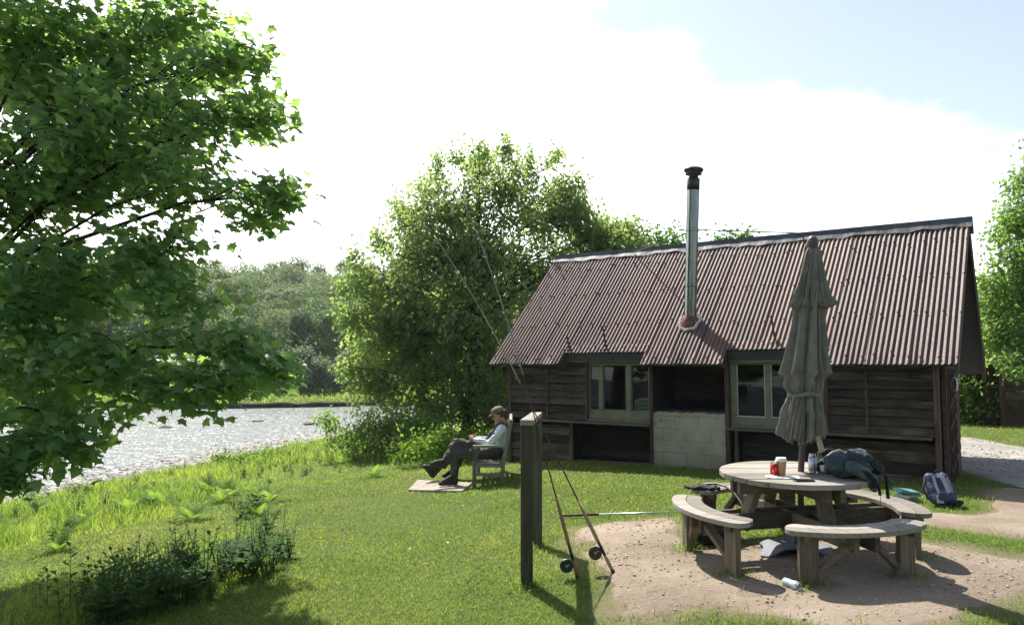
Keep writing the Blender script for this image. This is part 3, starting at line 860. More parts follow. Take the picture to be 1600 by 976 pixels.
def blade_mesh(name, x, y, h, w, mat, lean=.35):
    n = len(x)
    z = H(x, y)
    th = rng.uniform(0, 2 * PI, n)
    ln = rng.normal(size=(n, 2)) * lean
    b = np.stack([np.cos(th), np.sin(th), np.zeros(n)], -1)
    p0 = np.stack([x, y, z - .005], -1)
    up = np.stack([ln[:, 0], ln[:, 1], np.ones(n)], -1)
    up /= np.linalg.norm(up, axis=1, keepdims=True)
    mid = p0 + up * (h * .55)[:, None]
    tip = mid + (up + np.stack([ln[:, 0], ln[:, 1], -.15 * np.ones(n)], -1) * .9) * (h * .45)[:, None]
    V = np.stack([p0 - b * w[:, None], p0 + b * w[:, None], mid + b * (w * .75)[:, None], tip, mid - b * (w * .75)[:, None]], 1).reshape(-1, 3)
    i = np.arange(n)[:, None] * 5
    F = np.concatenate([i + np.array([0, 1, 2]), i + np.array([0, 2, 4]), i + np.array([4, 2, 3])])
    patch = np.clip(wob(x, y, 1.1, 20) * .5 + wob(x, y, .25, 21) * .4 + .45, 0, 1.2)
    r = np.clip(rng.uniform(0, 1, n) * .5 + patch * .5, 0, .84)
    dry = np.clip(wob(x, y, .7, 27) * .5 + wob(x, y, .2, 28) * .3 - .25, 0, .5) + .04
    r = np.where(rng.uniform(0, 1, n) < dry, .84 + rng.uniform(0, .16, n), r)
    me = np_mesh(name, V, F, np.repeat(r, 5))
    o = link(name, me, mat); o['kind'] = 'stuff'
    return o

def clover():
    n = 30000
    y = rng.uniform(4.2, 12, n); x = rng.uniform(-1, .8, n) * (.74 * y)
    k = (dirt_sd(x, y) > .05) & (worn_sd(x, y) > .1) & (poly_sd(x, y, HUTP) > .1) & (poly_sd(x, y, ROUGH) > 0) & (wob(x, y, .55, 41) + wob(x, y, .2, 42) * .5 > .25)
    x, y = x[k], y[k]; n = len(x)
    pos = np.stack([x, y, H(x, y) + rng.uniform(.012, .05, n)], -1)
    th = rng.uniform(0, 6.28, n)
    t = np.stack([np.cos(th), np.sin(th), rng.normal(size=n) * .25], -1); nn = np.stack([rng.normal(size=n) * .35, rng.normal(size=n) * .35, np.ones(n)], -1)
    tv = [(0, 0, 0), (.38, .3, .03), (.36, .75, .0), (0, 1, -.05), (-.36, .75, 0), (-.38, .3, .03)]
    me = scatter_mesh('lawn_clover', pos, t, nn, .012 + .014 * rng.uniform(0, 1, n), tv, [(0, 1, 5), (1, 2, 5), (2, 4, 5), (2, 3, 4)], rng.uniform(0, 1, n))
    o = link('lawn_clover', me, M['weed']); o['kind'] = 'stuff'
    # daisies
    n = 16
    y = rng.uniform(5, 13, n); x = rng.uniform(-.75, .1, n) * y
    pos = np.stack([x, y, H(x, y) + .05], -1)
    th = rng.uniform(0, 6.28, n)
    t = np.stack([np.cos(th), np.sin(th), rng.normal(size=n) * .1], -1); nn = np.stack([rng.normal(size=n) * .3, rng.normal(size=n) * .3 - .2, np.ones(n)], -1)
    pv = [(0, 0, 0)] + [(.5 * math.cos(a), .5 * math.sin(a), .04) for a in [2 * PI * i / 8 for i in range(8)]]
    me = scatter_mesh('daisies', pos, t, nn, .016 + .01 * rng.uniform(0, 1, n), pv, [(0, i + 1, (i + 1) % 8 + 1) for i in range(8)], rng.uniform(0, 1, n))
    o = link('daisies', me, M['white']); o['kind'] = 'stuff'

def grass():
    clover()
    X = []; Y = []
    for y0, y1, dens in ((4.2, 6, 3600), (6, 8, 2700), (8, 11, 1700), (11, 15, 950), (15, 21, 420), (21, 40, 110)):
        xl = lambda yy: -.76 * yy - .8
        n = int((y1 - y0) * (1.52 * (y0 + y1) / 2 + 1.6) * dens)
        y = rng.uniform(y0, y1, n)
        x = (rng.uniform(-1, 1, n)) * (.76 * y + .8)
        X.append(x); Y.append(y)
    x = np.concatenate(X); y = np.concatenate(Y)
    dn = sdist(x, y, NEAR)
    ds = dirt_sd(x, y); ws = worn_sd(x, y); ps = path_sd(x, y)
    p = np.ones(len(x))
    p *= np.clip((ds + .05 + .12 * wob(x, y, .3, 29)) / .30, 0, 1) ** 1.4 + (rng.uniform(0, 1, len(x)) < .012) * (ds > -.5)
    p *= np.clip((ws + .02) / .3, 0, 1) + (rng.uniform(0, 1, len(x)) < .02)
    p *= np.clip((ps + .02) / .25, 0, 1)
    p *= (poly_sd(x, y, HUTP) > .02)
    p *= (poly_sd(x, y, SLAB) > .0)
    p *= np.clip((dn - 3.6) / 1.2, 0, 1)
    thin = np.clip(.75 + wob(x, y, .9, 22) * .3 + wob(x, y, .3, 23) * .2, .35, 1)
    rs = poly_sd(x, y, ROUGH) + wob(x, y, .7, 24) * .25
    rough = rs < 0
    p *= np.where(rough, .6, thin)
    # tufts that survive round the bench legs
    for bx, by in LEGS:
        p = np.maximum(p, np.clip(1.25 - np.hypot(x - bx, (y - by) * 1.1) / .2, 0, 1) * .85)
    k = rng.uniform(0, 1, len(x)) < p
    x, y, rough, rs, dn = x[k], y[k], rough[k], rs[k], dn[k]
    dk = poly_sd(x, y, DARKB) < .1
    lx, ly = x[~rough & ~dk], y[~rough & ~dk]
    h = .028 + .022 * rng.uniform(0, 1, len(lx)) + .02 * np.clip(wob(lx, ly, .5, 25), 0, 1)
    near = np.clip(ly / 7, .75, 3)
    edge = np.minimum(np.minimum(dirt_sd(lx, ly), worn_sd(lx, ly)), poly_sd(lx, ly, HUTP))
    h *= 1 + 1.0 * np.clip(1 - np.abs(edge) / .12, 0, 1) * (rng.uniform(0, 1, len(lx)) < .5)
    lg = np.min(np.stack([np.hypot(lx - a, ly - b) for a, b in LEGS]), 0)
    h *= 1 + 1.3 * np.clip(1 - lg / .25, 0, 1)
    blade_mesh('lawn_grass', lx, ly, h, .0030 * near * rng.uniform(.7, 1.3, len(lx)), M['grass'], .55)
    rx, ry = x[rough | dk], y[rough | dk]; rr = -rs[rough | dk]
    hh = (.07 + .17 * rng.uniform(0, 1, len(rx)) ** 2) * np.clip(.4 + rr / 1.2, .45, 1.25) * (1 + .5 * wob(rx, ry, .6, 26))
    pl = np.clip((poly_sd(rx, ry, PLATE)) / .3, .3, 1)
    hh = np.maximum(hh * pl, .04)
    blade_mesh('rough_grass', rx, ry, hh, .0042 * np.clip(ry / 9, .7, 3) * rng.uniform(.6, 1.3, len(rx)), M['rough'], .35)
    # grass on the far bank: coarse tussocks
    n = 60000
    fx = rng.uniform(-75, 15, n); fy = rng.uniform(56, 92, n)
    df = -sdist(fx, fy, FARB)
    k = (df > .55) & (df < 16)
    fx, fy = fx[k], fy[k]
    blade_mesh('far_bank_grass', fx, fy, .18 + .3 * rng.uniform(0, 1, len(fx)) ** 2, .05 * np.ones(len(fx)), M['rough'], .4)

# ------------------------------------------------------------------ ferns and tall weeds
def fern_mesh(seed, n=8, L=.55):
    r = random.Random(seed); V = []; F = []; R = []
    for k in range(n):
        th = 2 * PI * k / n + r.uniform(-.3, .3); el = r.uniform(.75, 1.25); ll = L * r.uniform(.7, 1.1)
        pts = []
        for i in range(17):
            f = i / 16
            d = ll * f; e = el - f * .75
            rr_ = d * math.cos(el - f * .45); zz = d * math.sin(el - f * .45)
            pts.append(Vector((math.cos(th) * rr_, math.sin(th) * rr_, zz)))
        side = Vector((-math.sin(th), math.cos(th), 0))
        for i in range(2, 17):
            f = i / 16; w = .2 * ll / .55 * math.sin(PI * min(1, f * .82 + .12)) * .85
            a = (pts[i] - pts[i - 1])
            for sg in (-1, 1):
                b = len(V)
                V += [pts[i] - a * .5, pts[i] + a * .42, pts[i] + side * sg * w + a * .5 - Vector((0, 0, w * .3))]
                F.append((b, b + 1, b + 2)); R += [r.random()] * 3
    return np_mesh('fern', np.array([v[:] for v in V]), np.array(F), R)

def stalk_plant(seed, h=.8, pairs=15, leaf=.15, w=.17, bush=False):
    r = random.Random(seed); P = []; T = []; N = []; S = []
    mb = MB()
    stems = 1 if not bush else 5
    for s in range(stems):
        lean = Vector((r.uniform(-.12, .12), r.uniform(-.12, .12), 1)) if not bush else Vector((r.uniform(-.5, .5), r.uniform(-.5, .5), 1))
        hh = h * r.uniform(.75, 1)
        mb.tube([Vector((0, 0, -.02)), lean * hh * .5, lean * hh], [.006, .005, .002], 5)
        for i in range(pairs):
            f = .15 + .85 * i / pairs; a = i * 2.4 + r.uniform(-.4, .4)
            d = Vector((math.cos(a), math.sin(a), .55 - .5 * (1 - f)))
            P.append(lean * hh * f); T.append(d); N.append(Vector((-math.cos(a) * .4, -math.sin(a) * .4, 1))); S.append(leaf * (1.1 - .6 * abs(f - .45)))
    tv = [(0, 0, 0), (w, .35, .04), (w * .6, .72, .0), (0, 1, -.2), (-w * .6, .72, 0), (-w, .35, .04)]
    tf = [(0, 1, 5), (1, 2, 5), (2, 4, 5), (2, 3, 4)]
    me = scatter_mesh('foliage', np.array([p[:] for p in P]), np.array([p[:] for p in T]), np.array([p[:] for p in N]), np.array(S), tv, tf, np.array([r.random() for _ in P]))
    return mb, me

FERNS = [fern_mesh(i) for i in range(3)]
for m in FERNS: m.materials.append(M['fern'])
FERNPX = [(60, 800), (20, 830), (115, 830), (150, 790), (250, 790), (345, 785), (405, 805), (330, 770), (430, 720), (620, 718), (600, 700), (640, 690), (560, 720), (50, 770), (200, 800), (300, 812), (90, 860), (355, 775), (420, 785), (585, 745), (655, 668), (140, 815), (270, 772)]
for i, (u, v) in enumerate(FERNPX):
    p = Gt(u, v)
    o = bpy.data.objects.new('fern', FERNS[i % 3]); COL.objects.link(o)
    o.location = p; o.rotation_euler = (0, 0, i * 1.3); s = rng.uniform(.45, .9); o.scale = (s, s, s)
    tag(o, 'light green fern growing in the rough grass above the river', 'fern', 'ferns in the rough grass')

def plants(specs, kinds, name, label, cat, group, mat):
    protos = []
    for k, (seed, kw) in enumerate(kinds):
        mb, me = stalk_plant(seed, **kw); me.materials.append(mat); protos.append((mb, me, None))
    sm = [None] * len(protos)
    for i, (u, v, s) in enumerate(specs):
        p = u if v is None else Gt(u, v); k = i % len(protos)
        t = thing(name, label, cat, p, i * 1.7, group); t.scale = (s, s, s)
        o = bpy.data.objects.new('foliage', protos[k][1]); COL.objects.link(o); o.parent = t
        if sm[k] is None:
            st = protos[k][0].build('stem', mat, t); sm[k] = st.data
        else:
            st = bpy.data.objects.new('stem', sm[k]); COL.objects.link(st); st.parent = t
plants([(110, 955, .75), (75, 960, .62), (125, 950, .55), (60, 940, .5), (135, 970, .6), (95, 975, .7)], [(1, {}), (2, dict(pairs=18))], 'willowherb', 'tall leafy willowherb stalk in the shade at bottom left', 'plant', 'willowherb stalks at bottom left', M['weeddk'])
sp = []
for _ in range(150):
    f = rng.uniform(0, 1); uu = 140 + 295 * f + rng.uniform(-25, 20); vv = 968 - 108 * f + rng.uniform(-34, 34)
    sp.append((uu, vv, rng.uniform(.3, 1.0) ** 1.3 * .85 + .12))
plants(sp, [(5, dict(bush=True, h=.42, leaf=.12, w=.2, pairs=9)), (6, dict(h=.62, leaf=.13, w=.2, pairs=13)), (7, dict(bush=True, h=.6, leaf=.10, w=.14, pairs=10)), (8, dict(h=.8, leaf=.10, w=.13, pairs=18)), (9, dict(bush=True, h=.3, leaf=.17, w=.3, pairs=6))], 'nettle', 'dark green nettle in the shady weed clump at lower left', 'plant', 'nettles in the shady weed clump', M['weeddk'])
sp = [(390, 800, .9), (365, 795, .7), (400, 790, .8), (330, 815, .6), (375, 808, .8)]
while len(sp) < 260:
    x = rng.uniform(-13, -.8); y = rng.uniform(8, 26)
    if float(poly_sd(np.array([x]), np.array([y]), ROUGH)[0]) > -.25 or float(sdist(np.array([x]), np.array([y]), NEAR)[0]) < 4.6: continue
    if abs(x / y) > .72 and x < 0: continue
    if float(poly_sd(np.array([x]), np.array([y]), DARKB)[0]) < .2: continue
    sp.append((Vector((x, y, h1(x, y))), None, rng.uniform(.3, .75)))
plants(sp, [(15, dict(bush=True, h=.4, leaf=.12, w=.28, pairs=10)), (16, dict(bush=True, h=.5, leaf=.09, w=.22, pairs=12)), (17, dict(bush=True, h=.25, leaf=.2, w=.3, pairs=7)), (18, dict(h=.7, leaf=.1, w=.12, pairs=16))], 'bank_weed', 'mid green leafy weed growing in the rough grass of the bank', 'plant', 'leafy weeds in the rough grass', M['weed'])

# ------------------------------------------------------------------ the fishing hut
hut = thing('fishing_hut', 'low dark timber fishing hut with a rusty corrugated iron roof', 'hut', HE, math.atan2(HXL.y, HXL.x))
EAVE, RIDGE, RY, BY, BZ, HLEN = 1.6815, 4.009, 2.4599, 4.656, 1.5377, 7.92
WY = .285            # front wall plane
RWY = 2.05           # rear wall plane: the roof runs on behind it as a deep overhang
def roofz(y): return EAVE + (RIDGE - EAVE) * y / RY if y <= RY else RIDGE + (BZ - RIDGE) * (y - RY) / (BY - RY)

def planks(mb, x0, x1, z0, z1, y, ph=.14, t=.022, inset=0):
    """overlapping boards, each with its own tilt and wobble"""
    z = z0
    while z < z1 - .02:
        h = min(ph * random.uniform(.9, 1.1), z1 - z)
        a = random.uniform(-.004, .004); b = random.uniform(-.004, .004)
        yb = y - t - random.uniform(.010, .030); yt = y - t * .4
        gp_ = random.uniform(.005, .013)
        mb.hexa([(x0, yb, z + a), (x1, yb - .004, z + b), (x1, y, z + b), (x0, y, z + a),
                 (x0, yt, z + h - gp_), (x1, yt, z + h - gp_ + b), (x1, y, z + h - gp_ + b), (x0, y, z + h - gp_)])
        z += h

w = MB()
planks(w, -7.60, -5.93, .66, 1.72, WY)                      # left panel
planks(w, -1.76, -.33, .66, 1.72, WY)                       # right panel
planks(w, -7.60, -6.30, -.42, .56, WY + .03, .15)           # below the ledge
planks(w, -1.9, -.33, -.2, .56, WY + .14, .16)
w.box(-7.62, -.2, WY + .02, WY + .08, 1.73, 1.885)
w.box(-7.62, -.2, WY + .40, WY + .42, -.4, .60)             # inner skin
w.box(-5.95, -4.62, WY - .01, WY + .02, 1.70, 1.78)
w.build('front_wall', M['wall'], hut)
M['deep'] = wood('boards darkened for recess shade', (.006, .006, .007), (.018, .015, .014), (.07, .055, .05), 'x', .9, 1, .3, .7, .2, 1.2)  # darker than the wall boards: the recesses' shade is put into the colour
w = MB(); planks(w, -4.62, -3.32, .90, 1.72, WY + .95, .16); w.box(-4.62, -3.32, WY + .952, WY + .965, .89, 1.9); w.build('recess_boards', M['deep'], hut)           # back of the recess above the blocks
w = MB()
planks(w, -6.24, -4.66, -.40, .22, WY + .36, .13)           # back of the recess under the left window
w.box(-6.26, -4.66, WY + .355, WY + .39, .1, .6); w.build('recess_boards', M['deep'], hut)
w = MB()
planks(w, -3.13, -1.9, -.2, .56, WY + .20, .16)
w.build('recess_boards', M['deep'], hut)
# recess cheeks and shelf
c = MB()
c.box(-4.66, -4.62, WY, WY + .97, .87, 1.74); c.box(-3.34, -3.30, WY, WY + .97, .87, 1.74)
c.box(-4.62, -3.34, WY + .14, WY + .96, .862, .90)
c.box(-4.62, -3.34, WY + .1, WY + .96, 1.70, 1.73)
c.build('recess_lining', M['fascia'], hut)  # black here paints the shade inside the recess onto its lining
for xx, sg in ((-.19, 1), (-7.64, -1)):
    g = MB()
    z = -.25
    while z < 3.9:
        h = .15 * random.uniform(.92, 1.08)
        zz = z + h          # boards clipped to the gable outline
        yl = max(WY + .01, (zz - EAVE) / (RIDGE - EAVE) * RY + .06); yr = min(RWY, BY - (zz - BZ) / (RIDGE - BZ) * (BY - RY) - .06)
        if yr - yl > .15:
            g.hexa([(xx - .03 * sg, yl, z - .01), (xx + .012 * sg, yl, z - .01), (xx + .012 * sg, yr, z - .01), (xx - .03 * sg, yr, z - .01), (xx - .03 * sg, yl, zz), (xx, yl, zz), (xx, yr, zz), (xx - .03 * sg, yr, zz)])
        z += h
    g.build('gable_wall', M['wally'], hut)
b = MB(); planks(b, -7.6, -.22, -.4, roofz(RWY) - .1, RWY, .15); b.box(-7.6, -.22, RWY + .002, RWY + .02, -.4, roofz(RWY) - .1); b.build('rear_wall', M['wall'], hut)
f = MB(); f.box(-7.6, -.25, WY + .45, RWY - .03, -.05, .13); f.build('floor', M['wall'], hut)
# ledge
l = MB()
l.box(-7.02, -4.66, WY - .13, WY + .06, .612, .650); l.box(-3.30, -.35, WY - .13, WY + .06, .622, .660)
l.build('ledge', M['ledge'], hut)
# uprights
for nm, x0, x1, z0, z1, dy in (('corner_post', -7.68, -7.60, -.5, 1.72, -.035), ('corner_post', -.33, -.25, -.1, 1.70, -.03), ('corner_post', -.235, -.17, -.1, 1.70, .02), ('upright', -4.665, -4.605, -.3, 1.72, -.05), ('upright', -3.335, -3.265, -.25, 1.72, -.05),
                               ('batten', -6.78, -6.74, .66, 1.72, -.045), ('batten', -1.22, -1.18, .66, 1.72, -.045), ('batten', -1.80, -1.74, .66, 1.72, -.045), ('batten', -5.945, -5.90, .66, 1.72, -.045), ('upright', -6.30, -6.24, -.45, .61, -.01), ('upright', -3.20, -3.14, -.2, .62, -.01)):
    m = MB(); m.box(x0, x1, WY + dy, WY + .05, z0, z1); m.build(nm, M['wallz'], hut, .004)
# block wall
bl = MB()
n = 26
xs = [-4.605 + 1.27 * i / n for i in range(n + 1)]
def btop(i): return .872 + random.uniform(-.02, .012)
tops = [btop(i) for i in range(n + 1)]
for i in range(n):
    bl.hexa([(xs[i], WY - .035, -.35), (xs[i + 1], WY - .035, -.35), (xs[i + 1], WY + .15, -.35), (xs[i], WY + .15, -.35), (xs[i], WY - .035, tops[i]), (xs[i + 1], WY - .035, tops[i + 1]), (xs[i + 1], WY + .15, tops[i + 1]), (xs[i], WY + .15, tops[i])], rnd=.5)
bl.build('block_wall', M['block'], hut)

# windows
def window(x0, x1, z0, z1, mull, bot):
    fr = MB(); y = WY + .01
    fr.box(x0, x1, y - .045, y + .05, z0, z0 + .035)                   # sill
    fr.box(x0, x1, y - .01, y + .05, z0 + .037, z0 + bot)
    fr.box(x0, x1, y - .01, y + .05, z1 - .06, z1)
    for a, bb in mull: fr.box(a, bb, y - .014, y + .05, z0 + bot + .002, z1 - .062)
    o = fr.build('window', M['frame'], hut, .004)
    for (a, bb), (c2, d) in zip(mull[:-1], mull[1:]):
        p = MB(); p.box(bb + .018, c2 - .018, y + .022, y + .026, z0 + bot + .02, z1 - .08)
        p.build('pane', M['glass'], o)
        q = MB(); e = .016
        q.box(bb + .002, c2 - .002, y + .004, y + .028, z0 + bot + .004, z0 + bot + .004 + e)
        q.box(bb + .002, bb + .002 + e, y + .004, y + .028, z0 + bot + .022, z1 - .066); q.box(c2 - .002 - e, c2 - .002, y + .004, y + .028, z0 + bot + .022, z1 - .066)
        q.build('glazing_bead', M['bead'] if x0 > -4 else M['frame'], o)
    return o
window(-5.895, -4.67, .655, 1.715, [(-5.895, -5.87), (-5.675, -5.60), (-5.13, -5.04), (-4.695, -4.67)], .20)
window(-3.255, -1.80, .665, 1.735, [(-3.255, -3.155), (-2.69, -2.61), (-2.22, -2.14), (-1.90, -1.80)], .17)

# roof: sheets of corrugated iron, cut short above the two windows
SHEETS = [(0.02, -.58, 0), (-.58, -1.17, 0), (-1.17, -1.70, 0), (-1.70, -2.26, 1), (-2.26, -2.79, 1), (-2.79, -3.295, 1), (-3.295, -3.76, 0), (-3.76, -4.22, 0), (-4.22, -4.69, 0), (-4.69, -5.24, 2), (-5.24, -5.80, 2), (-5.80, -6.36, 2), (-6.36, -6.88, 0), (-6.88, -7.40, 0), (-7.40, -7.94, 0)]
PIT = .076
def corr(x): return .0115 * math.cos(2 * PI * x / PIT)
NRM = Vector((0, -(RIDGE - EAVE), RY)).normalized()
rf = MB()
for i, (xa, xb, cut) in enumerate(SHEETS):
    xa2 = xa; xb2 = xb - .03
    n = int(round((xa2 - xb2) / PIT * 8)); rows = 9
    y0 = (0, .25, .222)[cut] + random.uniform(-.006, .006)
    tw = random.uniform(-.004, .004)
    vs = []; fs = []
    for r in range(rows + 1):
        yy = y0 + (RY - .03 - y0) * r / rows
        for k in range(n + 1):
            x = xa2 + (xb2 - xa2) * k / n
            off = corr(x) + .007 * (1 - k / n) + tw * math.sin(r * .7) + (.004 * math.sin(k * .9 + i) if r == 0 else 0)
            p = Vector((x, yy + (.006 * math.sin(x * 9 + i) if r == 0 else 0), roofz(yy))) + NRM * off
            vs.append(p)
    for r in range(rows):
        for k in range(n):
            a = r * (n + 1) + k
            fs.append((a, a + n + 1, a + n + 2, a + 1))
    rr = random.random()
    rf.add(vs, fs, 0, True, rr)
    # short overlapping strip at the foot of the cut sheets
    if cut:
        vs = []; fs = []
        for r in range(3):
            yy = y0 - .012 + .16 * r / 2
            for k in range(n + 1):
                x = xa2 + (xb2 - xa2) * k / n
                vs.append(Vector((x, yy, roofz(yy))) + NRM * (corr(x) + .016 - .004 * r))
        for r in range(2):
            for k in range(n):
                a = r * (n + 1) + k
                fs.append((a, a + n + 1, a + n + 2, a + 1))
        rf.add(vs, fs, 0, True, random.random())
    # fixing bolts on the crests
    for yy in (.12, .78, 1.45, 2.12):
        if yy < y0: yy = y0 + .1
        for k in range(0, 3):
            x = xa2 - .05 - k * .23
            x = round(x / PIT) * PIT
            if x < xb2: continue
            p = Vector((x, yy + random.uniform(-.06, .06), 0)); p.z = roofz(p.y); p += NRM * .015
            rf.tube([p, p + NRM * .016], [.015, .010], 6, 1, True, False)
rf_o = rf.build('roof', [M['roof'], M['iron']], hut)
rb = MB()
vs = []; fs = []
n = 420
for r in range(5):
    yy = RY + (BY - RY) * r / 4
    nr = Vector((0, (RIDGE - BZ), BY - RY)).normalized()
    for k in range(n + 1):
        x = .02 - (HLEN + .04) * k / n
        vs.append(Vector((x, yy, roofz(yy))) + nr * corr(x))
for r in range(4):
    for k in range(n):
        a = r * (n + 1) + k; fs.append((a, a + n + 1, a + n + 2, a + 1))
rb.add(vs, fs, 0, True); rb.build('rear_roof', M['roof'], hut)
# boarding under the sheets, barge boards and rafters' ends
u = MB()
def under(x0, x1, ya, yb, dz=.03, t=.03):
    za, zb = roofz(ya) - dz, roofz(yb) - dz
    u.hexa([(x0, ya, za - t), (x1, ya, za - t), (x1, yb, zb - t), (x0, yb, zb - t), (x0, ya, za), (x1, ya, za), (x1, yb, zb), (x0, yb, zb)])
under(-1.70, -.02, .03, RY); under(-3.295, -1.70, .28, RY); under(-4.69, -3.295, .03, RY); under(-6.36, -4.69, .25, RY); under(-7.9, -6.36, .03, RY)
under(-7.9, -.02, RY, BY - .02)
u.build('roof_boarding', M['fascia'], hut)
for xx in (-.012, -7.93):
    bb = MB()
    for ya, yb in ((.02, RY), (RY, BY)):
        za, zb = roofz(ya) - .028, roofz(yb) - .028
        bb.hexa([(xx, ya, za - .15), (xx + .022, ya, za - .15), (xx + .022, yb, zb - .15), (xx, yb, zb - .15), (xx, ya, za), (xx + .022, ya, za), (xx + .022, yb, zb), (xx, yb, zb)])
    bb.build('barge_board', M['fascia'], hut)
for xa, xb, ya in ((-6.36, -4.69, .245), (-3.295, -1.70, .275)):
    m = MB(); m.box(xa, xb, ya - .03, ya, 1.745, roofz(ya) - .055); m.build('fascia', M['fascia'], hut)
    m = MB(); m.box(xa + .05, xb - .02, ya - .05, ya + .01, 1.712, 1.743); m.build('lintel', M['ledge'], hut)
    for xx in (xa, xb):
        m = MB()
        m.hexa([(xx - .012, .03, EAVE - .06), (xx + .012, .03, EAVE - .06), (xx + .012, ya + .03, EAVE - .06), (xx - .012, ya + .03, EAVE - .06), (xx - .012, .03, roofz(.03) - .02), (xx + .012, .03, roofz(.03) - .02), (xx + .012, ya + .03, roofz(ya + .03) - .02), (xx - .012, ya + .03, roofz(ya + .03) - .02)])
        m.build('cheek_board', M['wallz'], hut)
# ridge flashing
rc = MB(); n = 90; vs = []; fs = []
for k in range(n + 1):
    x = .06 - (HLEN + .10) * k / n
    d = .20 + .02 * math.sin(x * 5.1) + .015 * math.sin(x * 13 + 1)
    wv = .006 * math.sin(x * 7) + .008 * math.sin(x * 17)
    vs += [Vector((x, RY - d * .72, roofz(RY - d * .72) + .036 + wv)), Vector((x, RY - .05, roofz(RY - .05) + .05)), Vector((x, RY - .03, RIDGE + .075)), Vector((x, RY + .03, RIDGE + .075)), Vector((x, RY + .2, roofz(RY + .2) + .045))]
for k in range(n):
    for j in range(4):
        a = k * 5 + j; fs.append((a, a + 1, a + 6, a + 5))
rc.add(vs, fs, 0, False); rc.build('ridge_cap', M['lead'], hut)

# iron brackets standing on the roof
for x, yy, h in ((-6.30, .30, .24), (-5.53, .30, .34), (-2.54, .38, .40)):
    m = MB(); p = Vector((x, yy, roofz(yy))) + NRM * .02
    m.tube([p, p + Vector((-.03, .0, h * .5)), p + Vector((-.05, .0, h))], [.02, .017, .013], 6, 0, True, False)
    m.tube([p + Vector((-.1, -.05, -.03)), p + Vector((.1, -.05, -.03))], .008, 5)
    m.build('roof_bracket', M['iron'], hut)

# flue
fb = Vector((-4.128, .776, roofz(.776))); ft = Vector((-4.018, .776, 5.10))
fd = (ft - fb); FL = fd.length; fq = fd.to_track_quat('Z', 'Y').to_matrix()
fl = MB()
R = .108
fl.lathe([(R, -.25), (R, -.24), (R, .61), (R, .618), (R + .006, .62), (R + .006, .63), (R + .006, .65), (R + .006, .66), (R, .662), (R, .67), (R, 1.59), (R, 1.598), (R + .005, 1.60), (R + .005, 1.605), (R + .005, 1.635), (R + .005, 1.64), (R, 1.642), (R, 1.65), (R, FL - .37), (R, FL - .36)], 40, fb, 0, True, fq)
flue = fl.build('flue_pipe', M['flue'], hut)
M['soot'] = solid('sooty flue steel', (.05, .052, .055), .38, .8, .5, 9)
m = MB(); m.lathe([(R + .003, FL - .358), (R + .004, FL - .16), (R - .02, FL - .15), (R - .03, FL - .10), (R + .035, FL - .085), (R + .035, FL - .06), (R - .02, FL - .05), (R + .055, FL - .03), (R + .066, FL + .01), (R + .03, FL + .035), (.02, FL + .045)], 40, fb, 0, True, fq)
m.build('cowl', M['soot'], flue)
m = MB(); m.lathe([(R + .03, -.16), (R + .028, .045), (R + .012, .06), (R + .010, .10), (R + .002, .105)], 32, fb, 0, True, fq); m.build('rusty_collar', solid('rusty flue collar', (.16, .06, .04), .7, .2, .4, 14), flue)
mo = MB(); r_ = random.Random(3)
for k in range(26):
    a = 2 * PI * k / 26; rad = R + .055 + r_.uniform(-.015, .03)
    p = Vector((fb.x + math.cos(a) * rad * 1.05, fb.y + math.sin(a) * rad * .85, 0)); p.z = roofz(p.y); p += NRM * .012
    mo.lathe([(.002, -.02), (.035 + r_.uniform(-.01, .012), -.01), (.028, .012), (.004, .022 + r_.uniform(0, .012))], 7, p, 0, True, NRM.to_track_quat('Z', 'Y').to_matrix())
mo.build('mortar_seal', solid('white mortar', (.55, .53, .5), .9, 0, .2, 20), flue)
for a, b_ in ((Vector((-3.96, .80, 4.03)), Vector((-2.62, RY, RIDGE + .06))), (Vector((-4.16, .80, 3.99)), Vector((-5.98, RY - .1, RIDGE - .03)))):
    m = MB(); m.tube([a, b_], .011, 6); m.build('guy_rod', M['iron'], flue)

# trellis on the gable by the front corner, and a bent pale handle
t_ = MB()
for yy in (WY + .08, WY + .34, WY + .62, WY + .90):
    t_.box(-.165, -.145, yy, yy + .045, .0, 1.62)
for k in range(5):
    zz = .15 + k * .3
    t_.hexa([(-.145, WY + .05, zz), (-.130, WY + .05, zz), (-.130, WY + .95, zz + .22), (-.145, WY + .95, zz + .22), (-.145, WY + .05, zz + .04), (-.130, WY + .05, zz + .04), (-.130, WY + .95, zz + .26), (-.145, WY + .95, zz + .26)])
t_.build('trellis', M['trellis'], hut)
m = MB(); m.tube([(-.16, 1.15, 1.28), (-.125, 1.15, 1.31), (-.118, 1.15, 1.38), (-.125, 1.15, 1.46), (-.16, 1.15, 1.49)], .014, 8); m.build('handle', M['white'], hut)

